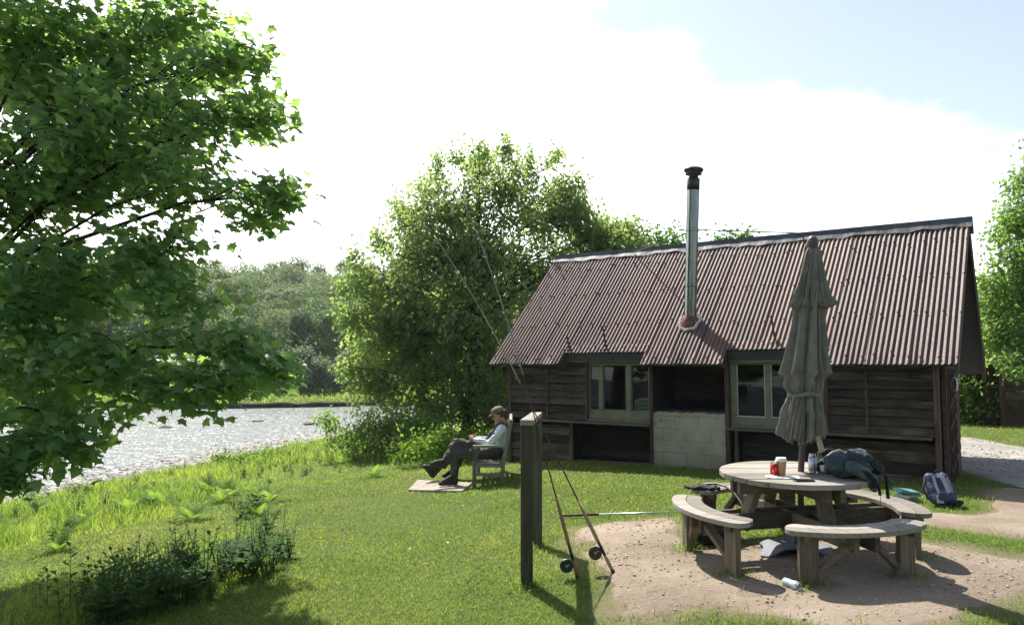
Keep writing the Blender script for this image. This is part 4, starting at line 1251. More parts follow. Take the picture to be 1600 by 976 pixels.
# white plastic chair standing inside, seen through the left window
ch = thing('plastic_chair', 'white slatted plastic garden chair inside the hut behind the left window', 'chair', HL(-4.95, .76, .13), math.atan2(HXL.y, HXL.x))
m = MB()
def arc(z, r, a0, a1, n=12): return [(math.cos(a) * r, -math.sin(a) * .16 + .12, z) for a in [a0 + (a1 - a0) * i / n for i in range(n + 1)]]
for zz, rad in ((.72, .024), (.80, .016), (.87, .024)):
    m.tube([(x, y, zz + .05 * (1 - (x / .28) ** 2)) for x, y, _ in arc(zz, .28, .25, PI - .25)], rad, 8)
for k in range(9):
    x = -.22 + k * .055; m.box(x - .012, x + .012, -.035, -.015, .48, .88)
m.build('backrest', M['white'], ch)
m = MB(); m.box(-.25, .25, -.02, .42, .44, .475); m.build('seat', M['white'], ch, .01)
for sx in (-.22, .22):
    for yy in (.02, .38):
        m = MB(); m.tube([(sx, yy, .44), (sx * 1.12, yy * 1.05, 0)], [.025, .018], 8); m.build('leg', M['white'], ch)

# small brown shed across the path
sx, sy = (1563 - 800) / FPX * 20.5, 20.5
shed = thing('shed', 'small brown boarded shed across the path at the right edge', 'shed', (sx, sy, h1(sx, sy) - .05), math.radians(-12))
m = MB(); planks(m, .06, 2.6, 0.05, 1.75, .03, .17)
m.box(0.03, 2.6, .03, .06, 0, 1.75)
m.build('wall', wood('brown shed boards', (.03, .022, .015), (.075, .052, .036), (.13, .095, .07), 'x', .85), shed)
m = MB(); m.box(-.35, -.02, .25, .28, .0, 1.7); m.box(0, .03, .06, 2.0, 0, 1.7); m.box(2.57, 2.6, .06, 2.0, 0, 1.75); m.box(0.03, 2.6, 2.0, 2.03, 0, 1.7); m.build('side_wall', M['wally'], shed)
m = MB(); m.box(-.06, .04, -.05, .05, -.1, 1.85); m.build('post', M['trellis'], shed, .006)
m = MB(); m.hexa([(-.25, -.2, 1.70), (2.8, -.2, 1.70), (2.8, 2.2, 1.95), (-.25, 2.2, 1.95), (-.25, -.2, 1.75), (2.8, -.2, 1.75), (2.8, 2.2, 2.0), (-.25, 2.2, 2.0)]); m.build('roof', solid('pale felt roof', (.33, .31, .28), .9), shed)
m = MB(); m.box(-.03, 0.0, -.075, -.05, 1.1, 1.2); m.build('hinge', M['steel'], shed)

# ------------------------------------------------------------------ round picnic table
TC = Vector((2.40, 6.65, 0)); TZ = h1(2.42, 6.65)
TILT = math.radians(1.5)
tab = thing('picnic_table', 'round weathered picnic table with four curved benches on the trodden earth', 'table', (TC.x, TC.y, TZ), 0, None, TILT)
TR = Matrix.Rotation(TILT, 3, 'X')
def TP(x, y, z): return Vector((TC.x, TC.y, TZ)) + TR @ Vector((x, y, z))
TOPZ, RT = .685, .622
ROT = math.radians(12)
top = MB()
nb = 9
wd = 2 * RT / nb
for k in range(nb):
    ya, yb = -RT + k * wd + .004, -RT + (k + 1) * wd - .004
    poly = []
    N = 8
    for i in range(N + 1):
        yy = ya + (yb - ya) * i / N; poly.append((math.sqrt(max(0, RT * RT - yy * yy)), yy))
    for i in range(N, -1, -1):
        yy = ya + (yb - ya) * i / N; poly.append((-math.sqrt(max(0, RT * RT - yy * yy)), yy))
    dz = random.uniform(-.0015, .0015)
    top.prism(poly, TOPZ - .042 + dz, TOPZ + dz)
top.build('tabletop', M['tx'], tab, .004)
fr = MB()
for a in (ROT, ROT + PI / 2):
    d = Vector((math.cos(a), math.sin(a), 0)); s = Vector((-d.y, d.x, 0))
    for q in (-.06, .06) if a == ROT else (-.06, .06):
        fr.beam(d * -.56 + s * q + Vector((0, 0, TOPZ - .10)), d * .56 + s * q + Vector((0, 0, TOPZ - .10)), .045, .11 if a == ROT else .107)
fr.build('top_bearer', M['tb'], tab, .003)
bm_ = MB()
for i, a in enumerate((ROT, ROT + PI / 2)):
    d = Vector((math.cos(a), math.sin(a), 0)); s = Vector((-d.y, d.x, 0))
    for q in (-.085, .085):
        z = .313 if i == 0 else .308
        bm_.beam(d * -.92 + s * q + Vector((0, 0, z)), d * .92 + s * q + Vector((0, 0, z)), .042, .13 - i * .006)
bm_.build('cross_beam', M['tb'], tab, .003)
for k in range(4):
    a = ROT + k * PI / 2; d = Vector((math.cos(a), math.sin(a), 0)); s = Vector((-d.y, d.x, 0))
    m = MB(); m.beam(d * .50 + Vector((0, 0, .23)), d * .34 + Vector((0, 0, TOPZ - .045)), .115, .06, s.cross(Vector((0, 0, 1))))
    m.build('leg', M['tz'], tab, .004)
LEGS = []
for k in range(4):
    a0 = ROT + k * PI / 2
    be = empty('bench', (0, 0, 0), a0); be.parent = tab
    seat = MB(); Ri, Ro, HA = .775, 1.025, math.radians(37)
    for (ra, rb) in ((Ri, Ri + .128), (Ri + .133, Ro)):
        pts = []
        n = 28
        def end(r, t):   # rounded ends of the kidney shape
            e = math.sqrt(max(0, 1 - ((r - (Ri + Ro) / 2) / ((Ro - Ri) / 2)) ** 2))
            return HA * (.86 + .14 * e) * t
        for i in range(n + 1):
            pts.append((rb, end(rb, -1) + (end(rb, 1) - end(rb, -1)) * i / n))
        for i in range(1, 6):
            r = rb + (ra - rb) * i / 6; pts.append((r, end(r, 1)))
        for i in range(n + 1):
            pts.append((ra, end(ra, 1) + (end(ra, -1) - end(ra, 1)) * i / n))
        for i in range(1, 6):
            r = ra + (rb - ra) * i / 6; pts.append((r, end(r, -1)))
        seat.prism([(r * math.cos(t), r * math.sin(t)) for r, t in pts],   .383, .420 + random.uniform(-.001, .001))
    seat.build('seat', M['tx'], be, .004)
    for sg in (-1, 1):
        t = sg * math.radians(27)
        c = Vector((.90 * math.cos(t), .90 * math.sin(t), 0)); rd = Vector((math.cos(t), math.sin(t), 0)); tg = Vector((-rd.y, rd.x, 0))
        m = MB()
        d = (rd * .35 + tg * sg * -.0 + Vector((1, 0, 0)) * .65).normalized()
        face = Vector((-d.y, d.x, 0))
        # board leg, broad side facing along the radius
        m.beam(c + Vector((0, 0, -.06)), c + Vector((0, 0, .381)), .145, .048, d)
        m.build('leg', M['tz'], be, .004)
        m = MB(); m.beam(c + rd * -.06 + Vector((0, 0, .353)) - d * .03, c + rd * .1 + Vector((0, 0, .353)) - d * .03, .04, .05); m.build('cleat', M['tb'], be)
        m = MB(); m.beam(Vector((.86, sg * .1, .30)), c + Vector((0, 0, .06)) - d * .045 - tg * sg * .02, .04, .075, (1, 0, 0)); m.build('brace', M['tb'], be, .003)
        wp = TP(*(Matrix.Rotation(a0, 3, 'Z') @ c)); LEGS.append((wp.x, wp.y))

# ------------------------------------------------------------------ closed parasol through the table
M['canvas'] = solid('grey green canvas', (.165, .158, .135), .85, 0, .2, 9, .2, 1.0)
M['pole'] = solid('dark stained parasol pole', (.075, .05, .055), .5, 0, .3, 8)
par = thing('parasol', 'tall closed grey green parasol standing through the round table', 'parasol', (TC.x + .04, TC.y, 0))
def ax(z): return Vector((.0 + .078 * max(0, z - .7) + .006, 0, z))
m = MB(); m.tube([Vector((0, 0, TZ + .02)), ax(.72), ax(1.2), ax(2.0), ax(2.72)], [.026, .026, .025, .022, .018], 12); m.lathe([(.04, 1.0), (.04, 1.12)], 12, ax(0).xyz * 0 + Vector((ax(1.05).x, 0, 0)), 0); m.build('pole', M['pole'], par)
m = MB(); m.lathe([(.05, TZ + .01), (.05, TZ + .26), (.03, TZ + .27)], 14); m.build('base_socket', M['black'], par)
m = MB(); c0 = ax(2.69); m.lathe([(.02, -.03), (.038, -.01), (.046, .02), (.05, .05), (.042, .085), (.02, .105), (.003, .11)], 18, c0, 0, True); m.build('finial', M['pole'], par)
from mathutils import noise as mnoise
def canopy(zs, rs, amp, nf, seed, lean=None, hem=.0, thick=.0):
    r = random.Random(seed); n = 200
    ph = [r.uniform(0, 6.28) for _ in range(5)]; fa = [r.uniform(.45, 1.4) for _ in range(nf + 1)]
    V = []; F = []
    for i, (z, rad) in enumerate(zip(zs, rs)):
        f = i / (len(zs) - 1)
        for k in range(n):
            a = 2 * PI * k / n
            s = (a / (2 * PI) * nf + .35 * math.sin(a * 3 + ph[0]) + .2 * math.sin(f * 4 + ph[1] + a)) % nf
            w_ = abs(((s % 1) - .5) * 2); w_ = (1 - w_ * w_) * fa[int(s)]
            A = amp[i] if hasattr(amp, '__len__') else amp
            rr = rad * .88 * (1 - A + A * w_ * 1.15 + .07 * math.sin(a * 23 + 3 * math.sin(f * 5 + a * 2)) * (.3 + f)) * (1 + .06 * math.sin(2 * a + ph[2]))
            zz = z + (hem * (w_ - .5) + .012 * math.sin(5 * a + ph[3])) * f ** 4
            c = ax(z) + (lean(z) if lean else Vector())
            wr = mnoise.fractal(Vector((math.cos(a) * 1.3, math.sin(a) * 1.3, z * 5.0)) * 2.2 + Vector((seed, 0, 0)), 1, 2, 4) * .020 * (.25 + f)
            rr += wr
            V.append((c.x + rr * math.cos(a), c.y + rr * math.sin(a), zz))
    for i in range(len(zs) - 1):
        for k in range(n):
            k2 = (k + 1) % n; F.append((i * n + k2, i * n + k, (i + 1) * n + k, (i + 1) * n + k2))
    b = MB(); b.add(V, F, 0, True); return b
def lin(a, b, n): return [a + (b - a) * i / (n - 1) for i in range(n)]
o = canopy(lin(2.70, 2.165, 12), [.045, .068, .078, .088, .098, .108, .118, .13, .14, .152, .164, .176], lin(.2, .6, 12), 11, 4, None, .06).build('canopy_vent', M['canvas'], par)
so = o.modifiers.new('cloth', 'SOLIDIFY'); so.thickness = .004
zs = [2.26, 2.14, 2.02, 1.90, 1.80, 1.72, 1.65, 1.61, 1.598, 1.58, 1.55, 1.51, 1.475, 1.445, 1.42, 1.39, 1.35, 1.30, 1.26, 1.21, 1.16, 1.11, 1.07, 1.045]
rs = [q * .88 for q in (.13, .15, .165, .182, .198, .212, .228, .24, .225, .185, .178, .182, .178, .155, .152, .168, .18, .188, .195, .2, .206, .212, .214, .205)]
am = [.45, .46, .48, .5, .52, .54, .56, .58, .55, .5, .4, .34, .34, .34, .34, .4, .45, .46, .5, .52, .54, .56, .58, .6]
o = canopy(zs, rs, am, 10, 9, lambda z: Vector((-.028 * max(0, 1.9 - z), 0, 0)), .05).build('canopy', M['canvas'], par)
so = o.modifiers.new('cloth', 'SOLIDIFY'); so.thickness = .004
m = MB()
for k, (z0, rr) in enumerate(((1.440, .122), (1.425, .124))):
    m.tube([Vector((ax(z0).x - .01 + math.cos(a) * rr, math.sin(a) * rr, z0 + .012 * math.sin(3 * a))) for a in [2 * PI * i / 40 for i in range(41)]], .012, 6, caps=False)
m.build('tie_band', M['canvas'], par)
m = MB(); m.beam(ax(1.09) + Vector((.08, -.11, 0)), ax(.96) + Vector((.125, -.12, 0)), .045, .022, (0, 1, 0)); m.build('strap_end', solid('tan webbing', (.38, .33, .22), .8), par, .005)

# ------------------------------------------------------------------ things on the table
def on_table(u, v):
    """point on the tilted table top that the photo shows at u, v"""
    r = ray(u, v); nrm = TR @ Vector((0, 0, 1)); p0 = TP(0, 0, TOPZ)
    o = Vector((0, 0, CAMZ)); return o + r * ((p0 - o).dot(nrm) / r.dot(nrm)) + Vector((0, 0, .002))
def m_redcan():
    t = NT('red drink can')
    v = t.coord('Object', (1, 1, 1)); w_ = t.node('ShaderNodeTexNoise', inp={'Vector': t.coord('Object', (60, 60, 26)), 'Scale': 1.0, 'Detail': 3.0}).outputs[0]
    z = t.node('ShaderNodeSeparateXYZ', inp={0: v}).outputs[2]
    band = t.math('MULTIPLY', t.math('GREATER_THAN', z, .035), t.math('LESS_THAN', z, .09))
    c = t.mix(t.math('MULTIPLY', t.math('MULTIPLY', band, t.math('GREATER_THAN', w_, .60)), .7), (.50, .012, .02), (.42, .16, .04))
    c = t.mix(t.math('MULTIPLY', t.math('MULTIPLY', band, t.math('LESS_THAN', w_, .42)), .8), c, (.12, .01, .012))
    return t.done(t.principled(c, .3, .3, .5))
CANP = [(.024, 0), (.027, .003), (.033, .012), (.033, .098), (.0265, .113), (.0275, .115), (.0275, .118), (.0245, .1175), (.022, .113)]
can = thing('drink_can', 'red drink can on a white napkin on the table', 'can', on_table(1210, 743))
m = MB(); m.lathe(CANP[2:4], 28); m.build('body', m_redcan(), can)
m = MB(); m.lathe(CANP[3:], 28); m.build('lid', M['alu'], can)
m = MB(); m.lathe(CANP[:3], 28); m.build('base', M['alu'], can)
def m_silver():
    t = NT('pale silver can')
    v = t.coord('Object'); s = t.node('ShaderNodeSeparateXYZ', inp={0: v})
    a = t.math('MULTIPLY', t.math('LESS_THAN', t.math('ABSOLUTE', t.math('SUBTRACT', s.outputs[0], .006)), .004), t.math('LESS_THAN', s.outputs[1], 0))
    n = t.noise(t.coord('Object', (40, 40, 140)), 1, 2)
    a = t.math('MULTIPLY', t.math('MULTIPLY', a, t.math('GREATER_THAN', n, .45)), t.math('MULTIPLY', t.math('GREATER_THAN', s.outputs[2], .04), t.math('LESS_THAN', s.outputs[2], .135)))
    c = t.mix(a, (.52, .56, .62), (.06, .05, .09))
    return t.done(t.principled(c, .35, .45, .5))
can2 = thing('drink_can', 'tall silver drink can standing upright on the table behind the phone', 'can', on_table(1270, 739))
TALL = [(r, z * 1.36) for r, z in CANP]
M['silver'] = m_silver()
m = MB(); m.lathe(TALL[2:4], 28); m.build('body', M['silver'], can2)
m = MB(); m.lathe(TALL[3:], 28); m.build('lid', M['alu'], can2)
m = MB(); m.lathe(TALL[:3], 28); m.build('base', M['alu'], can2)
cup = thing('coffee_cup', 'brown paper coffee cup with white lid behind the red can', 'cup', on_table(1221, 743))
m = MB(); m.lathe([(.030, 0), (.0305, .002), (.0415, .118), (.043, .120)], 28); m.build('body', solid('kraft paper cup', (.36, .21, .105), .7, 0, .1, 20), cup)
m = MB(); m.lathe([(.0445, .117), (.0455, .121), (.0455, .127), (.042, .131), (.0405, .146), (.037, .148), (.036, .143), (.002, .143)], 28); m.build('lid', M['white'], cup)
p = on_table(1292, 739)
cl = thing('paper_cup', 'white paper cup lying on its side beside the bags', 'cup', p + Vector((0, 0, .036)))
m = MB(); m.lathe([(.028, -.05), (.0375, .05), (.039, .052), (.036, .05), (.027, -.046)], 24, (0, 0, 0), 0, True, Matrix.Rotation(PI / 2, 3, 'Y')); m.build('body', M['white'], cl)
# phone
ph = thing('phone', 'black phone lying flat at the front of the table', 'phone', on_table(1256, 751), .12)
m = MB(); m.box(-.078, .078, -.037, .037, 0, .008); m.build('case', M['black'], ph, .003)
m = MB(); m.box(-.074, .074, -.034, .034, .0082, .0088); m.build('screen', solid('dark screen glass', (.008, .009, .01), .08), ph)
# napkin
nv = []; nf = []; N = 14
for i in range(N + 1):
    for j in range(N + 1):
        x = -.13 + .26 * i / N; y = -.055 + .11 * j / N
        nv.append((x, y, .004 + .008 * abs(math.sin(x * 31 + y * 12)) * (.3 + abs(x) * 5) * .8))
for i in range(N):
    for j in range(N):
        a = i * (N + 1) + j; nf.append((a, a + N + 1, a + N + 2, a + 1))
b = MB(); b.add(nv, nf, 0, True); o = b.build('napkin', M['paper']); o.location = on_table(1219, 746) - Vector((-.02, 0, .001)); o.rotation_euler = (TILT, 0, -.15)
s_ = o.modifiers.new('t', 'SOLIDIFY'); s_.thickness = .002
tag(o, 'crumpled white paper napkin under the red can', 'napkin')

# ------------------------------------------------------------------ soft shapes: union of tapered capsules, remeshed to one skin
def fused(name, prims, voxel, mats, parent=None, smooth=6, noise=0.0, nscale=8, flat_z=None):
    """prims: ('c', p0, r0, p1, r1) capsule; ('e', centre, (rx,ry,rz), euler) ellipsoid"""
    bm = bmesh.new()
    for pr in prims:
        if pr[0] == 'c':
            _, p0, r0, p1, r1 = pr
            p0, p1 = Vector(p0), Vector(p1)
            t = bmesh.new(); 
            for p, r in ((p0, r0), (p1, r1)):
                bmesh.ops.create_icosphere(t, subdivisions=2, radius=r, matrix=Matrix.Translation(p))
            h = bmesh.ops.convex_hull(t, input=t.verts[:])
            dele = [g for g in h['geom_interior'] if isinstance(g, bmesh.types.BMVert)]
            bmesh.ops.delete(t, geom=dele, context='VERTS')
        else:
            _, c, r, e = pr if len(pr) == 4 else (*pr, (0, 0, 0))
            t = bmesh.new()
            from mathutils import Euler
            mt = Matrix.Translation(Vector(c)) @ Euler(e).to_matrix().to_4x4() @ Matrix.Diagonal((*r, 1))
            bmesh.ops.create_icosphere(t, subdivisions=3, radius=1, matrix=mt)
        tm = bpy.data.meshes.new('t'); t.to_mesh(tm); t.free(); bm.from_mesh(tm); bpy.data.meshes.remove(tm)
    me = bpy.data.meshes.new(name); bm.to_mesh(me); bm.free()
    ob = bpy.data.objects.new('tmp', me); COL.objects.link(ob)
    r = ob.modifiers.new('r', 'REMESH'); r.mode = 'VOXEL'; r.voxel_size = voxel; r.use_smooth_shade = True
    s = ob.modifiers.new('s', 'SMOOTH'); s.iterations = smooth; s.factor = .5
    dg = bpy.context.evaluated_depsgraph_get(); dg.update()
    new = bpy.data.meshes.new_from_object(ob.evaluated_get(dg)); new.name = name
    bpy.data.objects.remove(ob); bpy.data.meshes.remove(me)
    if noise:
        n = len(new.vertices); co = np.empty(n * 3, np.float32); new.vertices.foreach_get('co', co); co = co.reshape(-1, 3)
        nr = np.empty(n * 3, np.float32); new.vertices.foreach_get('normal', nr); nr = nr.reshape(-1, 3)
        from mathutils import noise as mn
        d = np.array([mn.fractal(Vector(c) * nscale, 1, 2, 3) for c in co])
        co = co + nr * (d * noise)[:, None]
        new.vertices.foreach_set('co', co.ravel().astype(np.float32))
    new.materials.clear()
    return link(name, new, mats, parent, 0, True)

M['teal'] = solid('dark teal nylon', (.030, .048, .055), .7, 0, .35, 9, .3, .4)
M['teal2'] = solid('grey teal pocket nylon', (.062, .085, .085), .7, 0, .3, 9, .3, .4)
M['blackcloth'] = solid('black cloth', (.014, .015, .017), .75, 0, .3, 9, .3, .4)
M['palecloth'] = solid('pale lining cloth', (.36, .33, .28), .8, 0, .25, 9)
M['navy'] = solid('navy nylon', (.035, .05, .10), .65, 0, .25, 9, .35, .4)
M['navyp'] = solid('pale grey panel nylon', (.30, .33, .40), .65, 0, .15, 9)

bp = thing('backpack', 'dark teal backpack slumped on the table with straps hanging over the edge', 'backpack', on_table(1330, 746), 0)
fused('body', [('c', (-.12, .03, .10), .085, (.12, .06, .13), .075), ('c', (-.10, -.02, .07), .07, (.10, .0, .07), .07), ('e', (.04, .05, .14), (.12, .08, .07), (0, .2, .2))], .011, M['teal'], bp, 3, .024, 16)
fused('pocket', [('c', (-.03, -.08, .085), .05, (.06, -.11, .05), .05), ('c', (.04, -.11, .06), .05, (.09, -.17, .0), .04), ('c', (.09, -.17, .0), .04, (.095, -.19, -.07), .022)], .009, M['teal2'], bp, 3, .016, 20)
m = MB()
for k in range(4):
    o_ = k * .018
    m.tube([(-.0 + o_, -.135 - .006 * k, .10 - .008 * k), (.035 + o_, -.175 - .004 * k, .06 - .006 * k), (.06 + o_ * .8, -.212, .01), (.068 + o_ * .7, -.218, -.05)], [.004, .006, .006, .004], 5, mi=0)
m.build('pleat', M['blackcloth'], bp)
m = MB()
m.beam((.155, -.12, .02), (.165, -.14, -.12), .035, .012, (1, 0, 0)); m.beam((.17, .0, .10), (.27, -.03, .02), .05, .012); m.beam((.27, -.03, .02), (.27, -.05, -.16), .045, .010, (1, 0, 0))
m.tube([(.2, .05, .15), (.27, .05, .11), (.31, .04, .02), (.335, .03, -.08)], .006, 5); m.tube([(.17, -.13, -.1), (.172, -.135, -.33)], .003, 4)
m.build('strap', M['teal'], bp, .002)
m = MB(); m.tube([(.02, .0, .215), (.06, .0, .225), (.12, .0, .21)], .012, 6); m.box(.09, .12, -.02, .0, .19, .215); m.build('buckle', M['navyp'], bp)
fused('side_mesh', [('c', (.13, .06, .13), .05, (.25, .05, .05), .045), ('e', (.2, .07, .06), (.08, .06, .06))], .012, M['blackcloth'], bp, 5, .012, 14)

bb = thing('jacket', 'crumpled black jacket with pale lining behind the silver can', 'jacket', on_table(1305, 737), .1)
fused('body', [('c', (-.16, .0, .03), .025, (-.05, .06, .08), .05), ('c', (-.05, .06, .08), .055, (.08, .1, .11), .06), ('c', (-.1, .08, .03), .03, (.12, .08, .05), .05), ('e', (.02, .1, .1), (.12, .07, .08))], .011, M['blackcloth'], bb, 4, .022, 12)
m = MB()
for pts, r in (([(-.12, -.03, .085), (-.07, .0, .125), (-.01, .02, .16), (.05, .02, .178), (.11, .02, .16)], .011), ([(-.13, -.05, .055), (-.06, -.03, .075), (0, -.02, .11), (.06, -.02, .14), (.12, -.02, .13)], .008), ([(-.1, -.06, .02), (-.04, -.055, .05), (.04, -.05, .07)], .013)):
    m.tube(pts, [r * .5] + [r] * (len(pts) - 2) + [r * .5], 6)
m.build('lining', M['palecloth'], bb)

# ------------------------------------------------------------------ things on the ground
gp = G(1474, 792); gp.z = h1(gp.x, gp.y)
gb = thing('backpack', 'navy and grey backpack standing on the grass against the hut corner', 'backpack', gp, -.25, None)
fused('body', [('c', (-.07, .06, .12), .10, (-.10, .12, .30), .075), ('c', (.07, .05, .11), .10, (.02, .12, .30), .085), ('e', (0, .02, .1), (.15, .11, .1))], .013, M['navy'], gb, 5, .012, 12)
m = MB()
def strip(pts, w, t=.012): 
    for a, b2 in zip(pts[:-1], pts[1:]): m.beam(a, b2, w, t, (0, -1, .35))
strip([(-.09, .025, .345), (-.075, -.02, .24), (-.045, -.055, .14)], .03); strip([(-.045, -.055, .14), (-.05, -.085, .05)], .075)
strip([(.0, .02, .35), (.03, -.01, .27), (.06, -.045, .17)], .05); strip([(.055, .03, .33), (.085, .0, .24), (.1, -.03, .17)], .014)
m.build('panel', M['navyp'], gb, .004)
fused('pocket', [('c', (.08, -.04, .06), .05, (.16, -.02, .05), .04), ('c', (.13, .0, .04), .04, (.2, .02, .05), .03)], .011, M['blackcloth'], gb, 4, .01, 15)
m = MB(); m.tube([(-.16, .1, .3), (-.2, .04, .2), (-.17, -.02, .08)], .010, 5); m.tube([(-.05, .12, .38), (-.03, .12, .405), (0, .12, .385)], .008, 5); m.build('strap', M['blackcloth'], gb)

pp = G(1418, 783); pp.z = h1(pp.x, pp.y)
pb = thing('magazine_pile', 'pile of folded magazines with a turquoise cover on the grass by the hut wall', 'magazines', pp, .25)
for k, (dx, rz, tl, mt) in enumerate(((0, 0, .05, 'm1'), (.02, .25, -.05, 'm2'), (-.01, -.1, .12, 'm3'))):
    if mt not in M: M[mt] = solid('magazine ' + mt, {'m1': (.26, .30, .27), 'm2': (.40, .41, .37), 'm3': (.11, .27, .29)}[mt], .5, 0, .3, 16)
    m = MB(); m.obox((dx, 0, .03 + k * .044), (.25, .18, .036), Matrix.Rotation(rz, 3, 'Z') @ Matrix.Rotation(tl, 3, 'Y') @ Matrix.Rotation(.1, 3, 'X')); m.build('magazine', M[mt], pb, .006)

cp = Gt(1237, 918)
cg = thing('drink_can', 'dented silver drink can lying on the bare earth in front of the benches', 'can', cp + Vector((0, 0, .028)), math.radians(-66), None)
rm = Matrix.Rotation(PI / 2, 3, 'Y') @ Matrix.Rotation(.4, 3, 'Z')
m = MB(); m.lathe([(.024, -.075), (.031, -.065), (.032, -.03), (.028, .0), (.033, .03), (.033, .055), (.027, .072)], 22, (0, 0, 0), 0, True, rm); o = m.build('body', M['silver'], cg)
m = MB(); m.lathe([(.0275, .0715), (.028, .076), (.025, .076), (.022, .072)], 22, (0, 0, 0), 0, True, rm); m.build('lid', M['alu'], cg)

q = Gt(1232, 862)
gs = thing('groundsheet', 'folded grey groundsheet lying on the grass under the table', 'groundsheet', q, .0)
nv = []; nf = []; N = 18
for i in range(N + 1):
    for j in range(N + 1):
        x = -.30 + .62 * i / N; y = -.2 + .4 * j / N
        nv.append((x + .12 * j / N, y, .02 + .075 * math.exp(-((x + .02 + y * .3) / .16) ** 2) + .014 * math.sin(x * 26 + y * 9)))
for i in range(N):
    for j in range(N):
        a = i * (N + 1) + j; nf.append((a, a + N + 1, a + N + 2, a + 1))
b = MB(); b.add(nv, nf, 0, True); o = b.build('sheet', solid('grey coated fabric', (.13, .145, .17), .7, 0, .15, 8), gs)
s_ = o.modifiers.new('t', 'SOLIDIFY'); s_.thickness = .008
q = Gt(1112, 852)
kb = thing('kit_bag', 'black kit bag pushed under the left bench', 'bag', q, .5)
fused('body', [('c', (-.16, 0, .08), .08, (.15, .02, .07), .07), ('e', (0, .02, .09), (.16, .1, .08))], .013, M['blackcloth'], kb, 4, .016, 10)
m = MB(); m.tube([(-.1, -.08, .1), (-.05, -.13, .17), (.05, -.13, .16), (.1, -.08, .1)], .008, 6); m.build('handle', M['blackcloth'], kb)

# landing net with a black hoop leaning on the back left bench
nt = thing('landing_net', 'black landing net hoop resting over the back left bench', 'landing net', TP(-.62, .62, .423))
m = MB()
pts = [DP(u, v, y) - nt.location for u, v, y in ((1086, 766, 7.5), (1092, 759, 7.5), (1105, 755.5, 7.45), (1120, 755, 7.4), (1135, 760, 7.3), (1147, 770, 7.2), (1157, 783, 7.1), (1163, 797, 7.0), (1166, 802, 6.98))]
m.tube(pts, .011, 8); m.build('hoop', M['black'], nt)
fused('net_bag', [('c', (-.16, .06, .012), .018, (.1, .02, .015), .02), ('c', (-.1, -.02, .012), .018, (.12, -.06, .015), .02), ('e', (-.02, .02, .015), (.15, .08, .022))], .010, M['blackcloth'], nt, 3, .016, 18)

# pale pole lying in the grass
p0 = Gt(880, 809); p1 = Gt(1062, 803.5)
wp = thing('wading_staff', 'long pale metal staff with dark grip lying on the edge of the grass', 'staff', (p0 + p1) / 2 + Vector((0, 0, .03)))
m = MB(); m.tube([p0 + (p1 - p0) * .30 - (p0 + p1) / 2, p1 + (p1 - p0) * .05 - (p0 + p1) / 2], .011, 8); m.build('shaft', M['alu'], wp)
m = MB(); m.tube([p0 - (p0 + p1) / 2, p0 + (p1 - p0) * .31 - (p0 + p1) / 2], .014, 8); m.build('grip', M['iron'], wp)

# ------------------------------------------------------------------ rod rack and two salmon rods
A0 = Gt(823, 914); A1 = Vector((.245, 7.62, h1(.245, 7.62)))
rk = thing('rod_rack', 'two grey green square posts joined by a capping rail with rods leaning on it', 'rod rack', A0)
ztop = DP(823, 664, A0.y).z; ztop2 = DP(839, 651.5, A1.y).z
m = MB(); m.box(-.048, .048, -.048, .048, -.2, ztop - A0.z); m.build('post', M['post'], rk, .004); LEGS.append((A0.x, A0.y))
r1 = A1 - A0
m = MB(); m.box(r1.x - .046, r1.x + .046, r1.y - .046, r1.y + .046, r1.z - .2, ztop2 - A0.z); m.build('post', M['post'], rk, .004); LEGS.append((A1.x, A1.y))
RA = Vector((0, -.06, ztop - A0.z + .024)); RB = Vector((r1.x, r1.y + .06, ztop2 - A0.z + .024))
m = MB(); m.beam(RA, RB, .105, .045); m.build('capping_rail', M['rail'], rk, .004)

